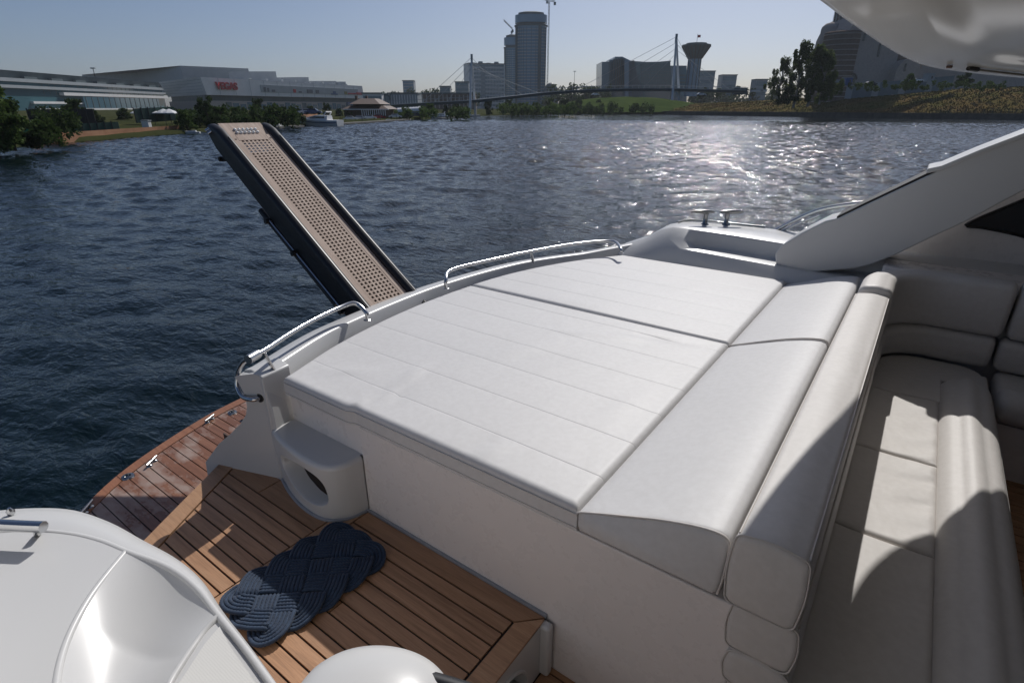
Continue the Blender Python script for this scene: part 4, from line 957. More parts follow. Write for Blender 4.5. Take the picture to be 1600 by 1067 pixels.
# ---- swim platform
XAC = smoothpath([(0, -2.9, 0), (.3, -3.30, 0), (.615, -3.614, 0), (.96, -3.855, 0), (1.475, -4.056, 0), (1.87, -4.14, 0), (2.6, -4.20, 0)], 60)
def xa(y): return float(np.interp(YC-abs(y-YC), XAC[:, 0], XAC[:, 1]))
def platform():
    ys = np.linspace(.30, 4.9, 40)
    poly = [(xa(y), y) for y in ys] + [(-2.3, 4.9), (-2.3, .30)]
    sp = MB().prism(poly, Z(ZS)-.16, Z(ZS)-.007).build('swim_platform', CAULK, yacht)
    rub = MB().loft([[(xa(y)-o, y, Z(ZS)+z) for o, z in ((0, -.004), (.02, -.03), (.02, -.13), (0, -.165), (-.05, -.165), (-.05, -.004))] for y in ys]).build('rub_rail', GEL, sp, 40)
    yb = np.linspace(.30, 4.9, 9)
    for a, b in zip(yb[:-1], yb[1:]):     # curved margin boards
        yy = np.linspace(a+.002, b-.002, 8)
        MB().prism([(xa(y)+.003, y) for y in yy] + [(xa(y)+.085, y) for y in yy[::-1]], Z(ZS)-.007, Z(ZS)+.003).build('margin_board', TEAKE, sp)
    y = .315; k = 0
    while y < 4.85:
        y1 = y+.0605
        x0, x1 = xa(y)+.092, xa(y1)+.092
        MB().prism([(x0, y), (-2.55, y), (-2.55, y1), (x1, y1)], Z(ZS)-.007, Z(ZS)+.001*((k*7) % 3)).build('plank', TEAKP, sp)
        y = y1+.006; k += 1
    # deck fittings: pop-up cleats and eyes
    def fit(px, py, s=1.0, cleat=True):
        p = oz(px, py, ZS); c = MB()
        if cleat:
            dx = .47*(p[1]-YC); t_ = np.array((dx, 1, 0))/math.hypot(dx, 1)
            for k in (-.028, .028): c.lathe([(.02*s, 0), (.018*s, .006), (.010*s, .011), (.010*s, .02)], p+t_*k, 12)
            c.tube([p-t_*.055*s+np.array((0, 0, .024)), p+np.array((0, 0, .021)), p+t_*.055*s+np.array((0, 0, .024))], [.007, .010, .007], 10)
            c.build('deck_cleat', CLEAT, sp, 50)
        else:
            c.lathe([(.04*s, 0), (.036*s, .008), (.02*s, .012), (.018*s, .004), (.001, .004)], p, 18).build('deck_plate', CLEAT, sp, 40)
    fit(238, 724); fit(328, 657, .9); fit(200, 745, 1, False); fit(363, 645, .9, False); fit(379, 658, .5, False); fit(136, 797, 1.2)
platform()

# ---- teak side deck (step) and its planks
def deck():
    E = lambda y: -2.67 - .586*(y-1.14)
    base = MB().prism([(E(1.25), 1.25), (-.75, 1.25), (-.75, -.2), (E(-.2), -.2)], Z(ZT)-.10, Z(ZT)-.007).build('side_deck', CAULK, yacht)
    MB().prism([(E(1.2)+.02, 1.2), (E(1.2)+.06, 1.2), (E(-.2)+.06, -.2), (E(-.2)+.02, -.2)], Z(ZS), Z(ZT)-.10).build('deck_riser', GEL, yacht)
    z0, z1 = Z(ZT)-.007, Z(ZT)
    def board(poly, m=TEAK, dz=0, name='plank'): MB().prism(poly, z0, z1+dz).build(name, m, base)
    nw = .088
    board([(E(1.14)-.01, 1.14), (E(1.14)+nw, 1.14), (E(-.2)+nw, -.2), (E(-.2)-.01, -.2)], TEAKN, .004, 'nosing_board')
    g = .0075
    ym = 1.02
    board([(E(1.14)+nw+g+.002, 1.138), (-2.245, 1.138), (-2.245, ym), (E(ym)+nw+g, ym)], TEAK, 0, 'margin_board')
    fr = [(-2.245+g, 1.14), (-2.09, 1.105), (-1.93, 1.085), (-1.83, 1.092), (-1.80-g, 1.12)]
    board([(-2.245+g, ym), (-1.80-g, ym)] + fr[::-1], TEAK, .001, 'margin_board')
    board([(-1.80, 1.235), (-1.715, 1.235), (-1.715, -.2), (-1.80, -.2)], TEAKN, .001, 'cross_board')
    y = ym-g; k = 0
    while y > -.15:
        y1 = y-.0515; board([(E(y1)+nw+g, y1), (-1.80-g, y1), (-1.80-g, y), (E(y)+nw+g, y)], TEAK, .0004*(k % 3)); y = y1-g; k += 1
    xr = -.83
    board([(-1.715+g, 1.235), (-.752, 1.235), (xr, 1.157), (-1.715+g, 1.157)], TEAK, .001, 'margin_board')
    board([(-.75+.002, 1.229), (-.742, -.2), (xr+.003, -.2), (xr+.003, 1.152)], TEAKN, .002, 'margin_board')
    y = 1.157-g; k = 0
    while y > -.15:
        y1 = y-.053
        cut = [None, -1.28, None, -1.15, None, -1.4][k % 6]
        if cut and k in (5, 9):
            board([(-1.715+g, y1), (cut-.003, y1), (cut-.003, y), (-1.715+g, y)]); board([(cut+.003, y1), (xr-g, y1), (xr-g, y), (cut+.003, y)])
        else: board([(-1.715+g, y1), (xr-g, y1), (xr-g, y), (-1.715+g, y)], TEAK, .0004*(k % 3))
        y = y1-g; k += 1
    # riser of the step with its arched recess
    X = -.747; ys0, ys1 = -.2, 1.24; za, zb = Z(ZF)+.003, Z(ZT)-.008
    r = MB(); cy, hw = .98, .135; top = zb-.055
    arc = [(cy+hw*math.cos(t), za+.02+(top-za-.02)*math.sin(t)**.7) for t in np.linspace(0, math.pi, 22)]
    outer = [(ys1, za), (ys1, zb), (ys0, zb), (ys0, za)]
    # fan strips between arch and top edge
    n = len(arc)
    tp = [(np.clip(a[0], ys0, ys1), zb) for a in arc]
    for i in range(n-1): r.add([(X, *arc[i]), (X, *arc[i+1]), (X, *tp[i+1]), (X, *tp[i])], [(0,1,2,3)])
    r.add([(X, ys1, za), (X, ys1, zb), (X, arc[0][0], zb), (X, arc[0][0], za)], [(0,1,2,3)]); r.add([(X, ys0, za), (X, ys0, zb), (X, arc[-1][0], zb), (X, arc[-1][0], za)], [(0,1,2,3)])
    st = r.build('step_riser', GEL, yacht)
    m = MB(); m.loft([[(X, a, b) for a, b in arc], [(X-.09, a, b) for a, b in arc]], False, False); m.build('recess_rim', GEL, st, 50)
    m = MB(); m.add([(X-.09, ys0, za), (X-.09, ys1, za), (X-.09, ys1, zb), (X-.09, ys0, zb)], [(0,1,2,3)]); m.build('recess_back', BLACKR, st)
    MB().tube([(X+.004, arc[i][0]+0, arc[i][1]) for i in range(n)], .006, 6).build('recess_lip', GEL, st, 60)
    MB().prism([(X-.01, 1.200), (X+.035, 1.200), (X+.035, 1.238), (X-.01, 1.238)], za, zb+.004).build('corner_pillar', GEL, st, bevel=.012)
    MB().prism([(-1.715, 1.2365), (X, 1.2365), (X, 1.246), (-1.715, 1.246)], Z(ZT)-.005, Z(ZT)+.012).build('waterway_trim', GREYTRIM, base)
deck()

# ---- cockpit sole
def sole():
    so = MB().box((-.75, -.2, Z(ZF)-.03), (6, 4.6, Z(ZF)-.007)).build('cockpit_sole', CAULK, yacht)
    y = -.18
    while y < 4.5:
        MB().box((-.742, y, Z(ZF)-.007), (5.9, y+.064, Z(ZF))).build('plank', TEAK, so); y += .0705
sole()

# ---- sunbed base
MB().box((-1.713, 1.247, Z(ZF)+.002), (-.135, 4.25, Z(-1.252))).build('sunbed_base', GELM, yacht, bevel=.006)
MB().box((-2.24, 1.262, Z(ZS)), (-1.714, 4.25, Z(-1.252))).build('sunbed_base_aft', GELM, yacht)

# ---- wing wall at the starboard end of the transom
def wing():
    prof = [(-2.238, ZT-.1), (-2.238, -1.13), (-2.33, -1.118), (-2.395, -1.138), (-2.385, -1.18), (-2.365, -1.25), (-2.368, -1.31), (-2.385, -1.355), (-2.43, -1.41), (-2.51, -1.485), (-2.60, -1.56), (-2.67, -1.64), (-2.72, ZT), (-2.76, -1.8), (-2.78, ZS), (-2.4, ZS)]
    n = len(prof)
    m = MB(); m.add([(x, 1.143, Z(z)) for x, z in prof] + [(x-.02, 1.30, Z(z)) for x, z in prof], [tuple(range(n))[::-1], tuple(range(n, 2*n))] + [(i, (i+1) % n, n+(i+1) % n, n+i) for i in range(n)])
    wo_ = m.build('wing_wall', GEL, yacht, bevel=.008)
    MB().prism([(-2.76, 1.1405), (-2.70, 1.1405), (-2.66, 1.150), (-2.76, 1.150)], Z(-1.72), Z(-1.62)).build('corner_patch', BROWN, wo_)
wing()
# ---- step box with its oval hole
def step_box():
    zt_, zb_ = Z(-1.404), Z(ZT)-.004
    top = smoothpath([(-2.236, 1.135, 0), (-2.12, 1.106, 0), (-1.98, 1.088, 0), (-1.85, 1.085, 0), (-1.765, 1.108, 0), (-1.727, 1.165, 0), (-1.717, 1.248, 0)], 40)[:, :2]
    bot = smoothpath([(-2.236, 1.15, 0), (-2.12, 1.112, 0), (-1.98, 1.085, 0), (-1.85, 1.085, 0), (-1.775, 1.118, 0), (-1.735, 1.175, 0), (-1.717, 1.248, 0)], 40)[:, :2]
    L = np.r_[0, np.cumsum(np.linalg.norm(np.diff(top, axis=0), axis=1))]; Lt = L[-1]; Hh = zt_-zb_
    def S(s, t):                          # s along front, t height share; rolls over at the top edge
        x = np.interp(s, L, top[:, 0])*t + np.interp(s, L, bot[:, 0])*(1-t); y = np.interp(s, L, top[:, 1])*t + np.interp(s, L, bot[:, 1])*(1-t)
        return np.array((x, y, zb_+Hh*t))
    b = MB(); K = 48; c = (.225, .46); tt = np.linspace(0, 2*math.pi, K, endpoint=False)
    def hole(a, sx, sz):                  # egg shape leaning right-down
        u = np.sign(math.cos(a))*abs(math.cos(a))**.8; v = np.sign(math.sin(a))*abs(math.sin(a))**.85
        return c[0]+sx*u - .05*v, c[1]+sz*v
    def rect(a):
        u, v = math.cos(a), math.sin(a); q = 1/max(abs(u), abs(v)); u *= q; v *= q
        return (c[0]+(Lt*.86-c[0])*u if u > 0 else c[0]+c[0]*u), (c[1]+(.93-c[1])*v if v > 0 else c[1]+c[1]*v)
    sg, tg = np.meshgrid(np.linspace(0, Lt*.85, 180), np.linspace(.02, .9, 90)); SP = np.array([S(a, b_) for a, b_ in zip(sg.ravel(), tg.ravel())])-np.array((0, 0, H))
    wz = SP @ Fv; sx_ = CX+FPX*(SP @ Rv)/wz; sy_ = CY-FPX*(SP @ Uv)/wz
    hp_ = [(437, 708), (462, 723), (487, 739), (503, 754), (512, 772), (512, 786), (500, 791), (482, 784), (466, 769), (452, 748), (442, 727)]
    hs = np.array([(sg.ravel()[k], tg.ravel()[k]) for k in [int(np.argmin((sx_-a)**2+(sy_-b_)**2)) for a, b_ in hp_]]); c = tuple(hs.mean(0))
    hs = smoothpath([(a, b_, 0) for a, b_ in np.vstack([hs, hs[:1]])], 400)[:, :2]; ha = np.arctan2(hs[:, 1]-c[1], (hs[:, 0]-c[0])/.4)
    def hole(a, sx, sz):
        k = int(np.argmin(abs(np.angle(np.exp(1j*(ha-a)))))); q = sx/.165; return c[0]+(hs[k, 0]-c[0])*q, c[1]+(hs[k, 1]-c[1])*q
    R = [np.array(rect(a)) for a in tt]; I = [np.array(hole(a, .165, .36)) for a in tt]
    rows = []
    for w_ in (0, .25, .5, .75, .93, 1): rows.append([S(*(R[i]*(1-w_)+I[i]*w_)) for i in range(K)])
    I2 = [S(*hole(a, .156, .335))+np.array((0, .012, 0)) for a in tt]; rows.append(I2)
    back = [np.array((p[0]+.02, 1.235, p[2])) for p in I2]; rows.append(back)
    b.loft(rows, True, False)
    # rest of the front, right of the holed panel
    ss = np.linspace(Lt*.86, Lt, 12); b.grid([[S(s, t) for t in np.linspace(0, .93, 8)] for s in ss])
    # rounded edge and tread
    P = []
    for s in np.linspace(0, Lt, 44):
        q = S(s, .93); n = np.array((np.interp(s+.01, L, top[:, 0])-np.interp(s-.01, L, top[:, 0]), np.interp(s+.01, L, top[:, 1])-np.interp(s-.01, L, top[:, 1]))); n /= np.linalg.norm(n)+1e-9; inn = np.array((-n[1], n[0]))
        r = zt_-q[2]; row = [q] + [np.array((q[0]+inn[0]*r*(1-math.cos(a)), q[1]+inn[1]*r*(1-math.cos(a)), q[2]+r*math.sin(a))) for a in np.linspace(.25, math.pi/2, 6)]
        P.append(row)
    b.grid(P); b.add([(p[-1][0], p[-1][1], zt_) for p in P] + [(-1.717, 1.262, zt_), (-2.236, 1.262, zt_)], [tuple(range(len(P)+2))])
    o = b.build('step_box', GEL, yacht, 40)
    MB().add([tuple(p+np.array((0, -.001, 0))) for p in back], [tuple(range(K))]).build('cavity_back', GEL, o)
    hp = []
    for x, y in smoothpath([(466, 730, 0), (485, 741, 0), (500, 755, 0), (509, 771, 0), (507, 778, 0), (493, 768, 0), (477, 750, 0), (466, 730, 0)], 21)[:20, :2]:
        k = int(np.argmin((sx_-x)**2+(sy_-y)**2)); hp.append(tuple(S(sg.ravel()[k], tg.ravel()[k])+np.array((0, .022, 0))))
    MB().add(hp, [tuple(range(20))]).build('dark_gap_sheet', BLACKR, o)  # flat black sheet painting the dark of a gap inside the cavity
    MB().tube([S(s, .0)+np.array((0, -.004, .006)) for s in np.linspace(0, Lt, 30)], .009, 6).build('foot_trim', GREYTRIM, o, 60)
step_box()

# ---- transom coaming
def coaming():
    rings = []
    for y in np.linspace(1.145, 4.55, 80):
        x = Xin(y); lift = .0 if y < 4.0 else (y-4.0)**1.3*.16; z = -1.125+lift
        T_ = np.array((Xin(y+.02)-Xin(y-.02), .04)); T_ /= np.linalg.norm(T_); n = np.array((-T_[1], T_[0]))   # outward (aft)
        wd = .15
        q = lambda o, zz: (x+n[0]*o, y+n[1]*o, Z(zz))
        rings.append([q(-.035, -1.30), q(0, z-.012), q(.008, z-.003), q(.02, z), q(.045, z+.002), q(wd-.03, z-.018), q(wd, z-.030), q(.135, -1.18+lift), q(.112, -1.25), q(.115, -1.31), q(.132, -1.355), q(.175, -1.41), q(.255, -1.485), q(.345, -1.56), q(.415, -1.64), q(.465, ZT), q(.52, ZS-.02), q(-.035, ZS-.02)])
    MB().loft(rings).build('transom_coaming', GEL, yacht, 40)
coaming()
# ---- rails on the transom
def rails():
    zr = -1.035
    p = [oz(x, y, zr) for x, y in ((566, 478), (555, 474), (530, 481), (490, 500), (450, 523), (420, 543), (396, 557))]
    foot = np.array((p[0][0]+.01, p[0][1]+.015, Z(-1.125)))
    rp = [foot, foot+np.array((0, 0, .045))] + p[1:]
    r1 = MB().tube(smoothpath(rp, 60), .0125, 12).build('handrail', STEEL, yacht, 60)
    end = p[-1]
    loop = [end, oy(380, 566, 1.135), oy(371, 585, 1.12), oy(371, 605, 1.105), oy(380, 620, 1.10), oy(395, 624, 1.11), oy(408, 621, 1.143)]
    MB().tube(smoothpath(loop, 40), .012, 12).build('rail_loop', STEEL, r1, 60)
    d = p[-1]-p[-2]; d /= np.linalg.norm(d)
    MB().tube([end-d*.03, end+d*.035], .021, 14).build('rail_sleeve', CHROME_DULL, r1, 40)
    q = oy(407, 621, 1.140); MB().tube([q+np.array((0, .004, 0)), q-np.array((0, .008, 0))], .022, 14).build('rail_socket', BLACKR, r1, 40)
    b = oz(412, 549, zr); f_ = np.array((b[0]+.02, b[1]+.02, Z(-1.128)))
    MB().loft([[c+np.array(o) for o in ((-.012, -.006, 0), (.012, -.006, 0), (.012, .006, 0), (-.012, .006, 0))] for c in (f_, b-np.array((0, 0, .008)))]).build('rail_post', STEEL, r1, bevel=.003)
    p = [oz(x, y, zr) for x, y in ((693, 430), (705, 422), (760, 408), (830, 393), (900, 381), (945, 377), (962, 378.5), (970, 385))]
    f0 = np.array((p[0][0]+.02, p[0][1]+.0, Z(-1.126))); f1 = oz(971, 396, -1.09)
    r2 = MB().tube(smoothpath([f0, f0+np.array((0, 0, .06))] + p[1:-1] + [(p[-1]*.6+f1*.4), f1], 80), .0125, 12).build('handrail', STEEL, yacht, 60)
    b = oz(830, 393, zr); f_ = np.array((b[0]+.012, b[1]+.015, Z(-1.128)))
    MB().loft([[c+np.array(o) for o in ((-.012, -.006, 0), (.012, -.006, 0), (.012, .006, 0), (-.012, .006, 0))] for c in (f_, b-np.array((0, 0, .008)))]).build('rail_post', STEEL, r2, bevel=.003)
    for c in (f0, f1, foot): MB().lathe([(.02, 0), (.02, .004), (.014, .007)], c, 14).build('rail_foot', STEEL, r2)
rails()

# ---- port quarter moulding with cleats and tray
def port_quarter():
    st = []
    def sec(x, led_y, led_z, tr_y, tr_z, wt_y, wt_z, ot_y, ot_z, pe=4.27):
        st.append((x, [(pe-.02, -1.30), (pe, -1.16), (led_y, led_z), (tr_y, tr_z), (wt_y, wt_z), (wt_y+.03, wt_z+.008), (ot_y, ot_z), (ot_y+.04, ot_z-.02), (ot_y+.12, ot_z-.25), (ot_y+.15, -2.3)]))
    sec(-2.0, 4.33, -1.12, 4.36, -1.11, 4.40, -1.10, 4.50, -1.10, 4.25)
    sec(-1.85, 4.34, -1.09, 4.40, -1.065, 4.46, -1.04, 4.62, -1.03, 4.25)
    sec(-1.72, 4.35, -1.07, 4.42, -1.01, 4.50, -.955, 4.72, -.94)
    sec(-1.62, 4.35, -1.06, 4.43, -.99, 4.51, -.925, 4.80, -.915)
    sec(-1.48, 4.35, -1.055, 4.44, -.985, 4.52, -.925, 4.86, -.915)
    sec(-1.40, 4.35, -1.052, 4.50, -1.05, 4.54, -.93, 4.90, -.918)
    sec(-1.15, 4.355, -1.060, 4.53, -1.055, 4.56, -.94, 4.96, -.925)
    sec(-.80, 4.36, -1.075, 4.54, -1.07, 4.57, -.955, 5.02, -.94)
    sec(-.50, 4.36, -1.09, 4.54, -1.085, 4.57, -.97, 5.06, -.95)
    sec(1.8, 4.36, -1.09, 4.54, -1.085, 4.57, -.97, 5.10, -.95)
    o = MB().loft([[(x, y, Z(z)) for y, z in s] for x, s in st]).build('port_quarter', GEL, yacht, 28, bevel=.012)
    for px in (1101, 1134):
        b = oz(px, 352, -.925); s = 1.0; c = MB()
        c.lathe([(.036, 0), (.033, .009), (.021, .018), (.018, .07), (.022, .10)], b, 14)
        d = np.array((Rv[0], Rv[1], 0)); t = b+np.array((0, 0, .112)); off = -.03 if px < 1110 else .035
        c.tube([t+d*(off-.095), t+d*(off-.05)+np.array((0, 0, .002)), t+d*off, t+d*(off+.05)+np.array((0, 0, .002)), t+d*(off+.095)], [.010, .016, .019, .016, .010], 12)
        c.build('mooring_cleat', CLEAT, o, 50)
    MB().tube(smoothpath([(x, y-.005, Z(z)+.012) for x, y, z in ((-1.66, 4.75, -.93), (-1.55, 4.84, -.915), (-1.3, 4.92, -.922), (-1.0, 5.0, -.935))], 24), .008, 6).build('fairlead_strip', CHROME_DULL, o, 60)
    P = [oy(x, y, 5.02) for x, y in ((1212, 360), (1240, 345), (1280, 328), (1330, 319), (1375, 315), (1430, 312))]
    MB().tube(smoothpath(P, 40), .016, 12).build('side_rail', STEEL, o, 60)
    P = [oy(x, y, 5.02) for x, y in ((1222, 361), (1245, 350), (1280, 336))]; MB().tube(smoothpath(P, 14), .009, 8).build('side_rail_brace', STEEL, o, 60)
port_quarter()

# ---- port arch that carries the flybridge, side panel with window
def arch():
    Y0, Y1 = 4.40, 4.74
    up = [(1211, 396), (1222, 383), (1252, 364), (1290, 345), (1310, 341), (1345, 324), (1400, 298), (1460, 270), (1466, 263), (1530, 238), (1600, 212), (1660, 190), (1760, 150)]
    lo = [(1760, 215), (1700, 245), (1600, 298), (1555, 322), (1510, 346), (1450, 374), (1400, 398), (1360, 414), (1335, 420), (1270, 425), (1228, 424), (1212, 412)]
    P = [oy(x, y, Y0) for x, y in up+lo]; n = len(P)
    m = MB(); m.add([tuple(p) for p in P] + [(p[0], Y1, p[2]) for p in P], [tuple(range(n)), tuple(range(n, 2*n))[::-1]] + [(i, n+i, n+(i+1) % n, (i+1) % n) for i in range(n)])
    a = m.build('arch', GEL, yacht, bevel=.010)
    q = [oy(x, y, Y0+.05) for x, y in ((1308, 340.5), (1345, 322.5), (1400, 296.5), (1461, 267.5), (1472, 266))]
    MB().loft([[p+np.array(o) for o in ((0, -.03, -.02), (0, .25, -.02), (0, .25, .014), (0, -.03, .014))] for p in q]).build('glazing_edge', BLACKR, a)
    q = [oy(x, y, Y0) for x, y in ((1448, 266.5), (1470, 262), (1530, 237), (1600, 210.5), (1680, 180))]
    MB().loft([[p+np.array(o) for o in ((0, -.02, -.018), (0, .36, -.018), (0, .36, .012), (0, -.02, .012))] for p in q]).build('arch_cap', GEL, a, bevel=.008)
    # side panel behind, with the saloon window
    Yp = 4.84; pts = [(-.55, -1.05), (2.6, -1.05), (2.6, .25), (.9, .25), (.15, -.55), (-.2, -.95)]
    m = MB(); k = len(pts); m.add([(x, Yp, Z(z)) for x, z in pts] + [(x, Yp+.05, Z(z)) for x, z in pts], [tuple(range(k)), tuple(range(k, 2*k))[::-1]] + [(i, k+i, k+(i+1) % k, (i+1) % k) for i in range(k)])
    sp = m.build('side_panel', GELM, yacht)
    wp = smoothpath([oy(x, y, Yp-.004) for x, y in ((1509, 351), (1530, 341), (1600, 312), (1700, 270), (1740, 330), (1700, 400), (1600, 370), (1540, 357), (1512, 354))], 40)
    MB().add([tuple(p) for p in wp], [tuple(range(len(wp)))]).build('window', DARKG, sp)
    MB().tube(wp, .010, 6, False, True).build('window_gasket', BLACKR, sp, 60)
    m = MB().loft([[(x, y, Z(z)) for y, z in ((4.36, -1.06), (4.36, -.985), (4.37, -.975), (4.86, -.962), (4.86, -1.06))] for x in (-.10, 0, .6, 2.6)]); m.build('side_shelf', GELM, yacht, bevel=.006)
    MB().box((-.10, 4.28, Z(ZF)), (2.6, 4.355, Z(-1.02))).build('cockpit_side_wall', GELM, yacht)
arch()

# ---- flybridge overhang
def overhang():
    sil = [(1275, 0, .30), (1330, 40, .265), (1400, 85, .215), (1450, 105, .19), (1520, 115, .172), (1600, 122, .16), (1700, 128, .155)]
    E_ = [oz(x, y, z) for x, y, z in sil]
    E0 = [np.array((-.44, -1.2, Z(.34))), np.array((-.46, .2, Z(.335))), np.array((-.45, 1.2, Z(.325)))]
    E_ = smoothpath(E0+E_+[np.array((2.6, 5.0, Z(.15)))], 90)
    T_ = np.gradient(E_, axis=0); T_ /= np.linalg.norm(T_[:, :2], axis=1)[:, None]; inn = np.c_[T_[:, 1], -T_[:, 0]]
    UP = smoothpath([np.array((x, y, Z(.5))) for x, y in ((-.6, -1.2), (-.6, .2), (-.6, 1.2), (-.59, 2.3), (-.55, 2.85), (-.46, 3.4), (-.37, 3.9), (-.2, 4.22), (.05, 4.4), (.45, 4.62), (2.6, 5.1))], 90)
    rings = []
    for p, n, u in zip(E_, inn, UP):
        q = lambda o, z: np.array((p[0]+n[0]*o, p[1]+n[1]*o, p[2]+z))
        w_ = lambda t, k: q(-.02, .05)*(1-t)+u*t+np.array((0, 0, k))
        rings.append([q(1.5, .125), q(1.1, .118), q(.75, .10), q(.48, .075), q(.32, .05), q(.27, .036), q(.255, .024), q(.18, .012), (q(.07, .0)), q(.03, -.004), q(.008, .0), q(0, .012), q(-.01, .03), w_(.2, 0), w_(.6, .01), w_(.95, .0), w_(1.0, .02), q(.1, .40)])
    o = MB().loft(rings, False, False).build('flybridge_overhang', GELU, yacht, 50)
    # underside infill towards the bow and the deck above
    MB().add([(p[0]+n[0]*1.5, p[1]+n[1]*1.5, p[2]+.12) for p, n in zip(E_, inn)] + [(6, 5, Z(.28)), (6, -1.2, Z(.46))], [tuple(range(len(E_)+2))]).build('underside_panel', GELU, o)
    MB().add([(p[0]+n[0]*.1, p[1]+n[1]*.1, p[2]+.40) for p, n in zip(E_, inn)] + [(6, 5, Z(.58)), (6, -1.2, Z(.76))], [tuple(range(len(E_)+2))[::-1]]).build('flybridge_floor', GEL, o)
    # groove with awning track along the edge
    s = [(p[0]+n[0]*.13, p[1]+n[1]*.13, p[2]-.002) for p, n in list(zip(E_, inn))[56:]]
    MB().tube(s, .006, 8).build('awning_track', BEIGETRIM, o, 60)
    MB().tube(s[:3], .011, 10).build('track_end', BLACKR, o, 60)
    pp = E_[53]; nn = inn[53]; MB().lathe([(.012, -.012), (.014, -.004), (.012, 0)], (pp[0]+nn[0]*.1, pp[1]+nn[1]*.1, pp[2]), 10).build('fitting', BROWN, o)
overhang()

# ---- starboard quarter: stair moulding at bottom left
def stair():
    zc = -.98
    sil = [(-260, 850), (-120, 815), (-30, 801), (40, 794), (110, 796), (170, 815), (222, 843), (275, 872), (315, 906), (350, 957), (395, 1015), (470, 1120)]
    cre = [(-260, 880), (-120, 846), (-30, 833), (40, 828), (105, 832), (155, 843), (198, 860), (262, 884), (306, 916), (343, 962), (388, 1018), (462, 1120)]
    S1 = smoothpath([oz(x, y, zc-.035) for x, y in sil], 60); S2 = smoothpath([oz(x, y, zc) for x, y in cre], 60)
    out = [S2]
    for w_ in (.75, .5, .25): 
        mid = S1*(1-w_)+S2*w_; mid[:, 2] = S1[:, 2]+(S2[:, 2]-S1[:, 2])*math.sin(w_*math.pi/2)*1.05; out.insert(0, mid) if False else out.append(mid)
    low1 = S1.copy(); low1[:, 2] -= .05; low2 = S1.copy(); low2[:, 2] = Z(ZF)
    cen = np.array(oz(150, 1100, zc)); 
    out += [S1, low1+(S1-cen)*.012*np.array((1, 1, 0)), low2+(S1-cen)*.015*np.array((1, 1, 0))]
    m = MB().grid(np.array(out).transpose(1, 0, 2))
    o = m.build('stair_moulding', GEL, yacht, 60)
    i0 = int(np.argmin(np.linalg.norm(S2-oz(198, 860, zc), axis=1))); i1 = int(np.argmin(np.linalg.norm(S2-oz(343, 962, zc), axis=1)))
    R1 = smoothpath([S2[i0]] + [oz(x, y, zc) for x, y in ((168, 893), (140, 930), (114, 975), (96, 1020), (86, 1070), (80, 1150))], 40)      # ridge left of the basin
    R2 = smoothpath([S2[i1]] + [oz(x, y, zc-.005) for x, y in ((318, 985), (296, 1015), (278, 1042), (262, 1070), (225, 1150))], 40)  # ridge right of the basin
    # top sheet
    A = S2[:i0+1]; L_ = np.array([A[int(round(t))] for t in np.linspace(0, len(A)-1, 40)])
    top = []
    for k, t in enumerate(np.linspace(0, 1, 40)):
        a = L_[39-k]; b = R1[k]; e2 = oz(-260, 880+300*t, zc)
        top.append([R1[k]*(1-u)+(oz(-260, 880, zc)*(1-t)+oz(-260, 1200, zc)*t)*u for u in np.linspace(0, 1, 16)])
    top = np.array(top)
    # fill between crease and ridge fan
    poly = [tuple(p) for p in A] + [tuple(p) for p in R1[1:]] + [tuple(oz(-260, 1200, zc))]
    MB().add(poly, [tuple(range(len(poly)))]).build('top_sheet', GEL, o)
    # concave basin between the ridges and the outer rim
    B = S2[i0:i1+1]; B = np.array([np.array([np.interp(t, np.linspace(0, 1, len(B)), B[:, c]) for c in range(3)]) for t in np.linspace(0, 1, 30)])
    G = np.zeros((30, 40, 3))
    for j, v in enumerate(np.linspace(0, 1, 40)):
        for i, u in enumerate(np.linspace(0, 1, 30)):
            p = R1[j]*(1-u)+R2[j]*u; p0 = R1[0]*(1-u)+R2[0]*u; p = p + (B[i]-p0)*(1-v)**3
            d = .06*(math.sin(math.pi*u)**1.0)*(min(1, v*2.2)**.7); G[i, j] = p+np.array((0, 0, -d))
    MB().grid(G).build('basin', GEL, o, 180)
    for nm, pth in (('rim', R1), ('rim', R2), ('rim', S2)):
        MB().tube(pth-np.array((0, 0, .005)), .0075, 8).build(nm, GEL, o, 60)
    # non-skid tread right of the second ridge
    C = S2[i1:]; poly = [tuple(p-np.array((0, 0, .006))) for p in C] + [tuple(p-np.array((0, 0, .006))) for p in R2[::-1]]
    MB().add(poly, [tuple(range(len(poly)))]).build('tread_edge', GEL, o)
    tr = [oz(x, y, zc+.002) for x, y in ((343, 978), (360, 1010), (430, 1110), (250, 1110), (284, 1060), (320, 1005))]
    MB().add([tuple(p) for p in tr], [tuple(range(len(tr)))]).build('nonskid_tread', NONSKID, o)
    P = [oz(x, y, zc+.05) for x, y in ((-120, 815), (-40, 818), (0, 820), (40, 822), (68, 823))]
    b = MB().tube(smoothpath(P, 20), .014, 10)
    q = oz(58, 826, zc+.03); b.tube([q, oz(58, 836, zc)], .008, 8); b.build('stair_rail', STEEL, o, 60)
    MB().lathe([(.008, 0), (.010, .01), (.004, .02)], oz(18, 803, zc-.01), 10).build('rail_stud', STEEL, o, 60)
stair()
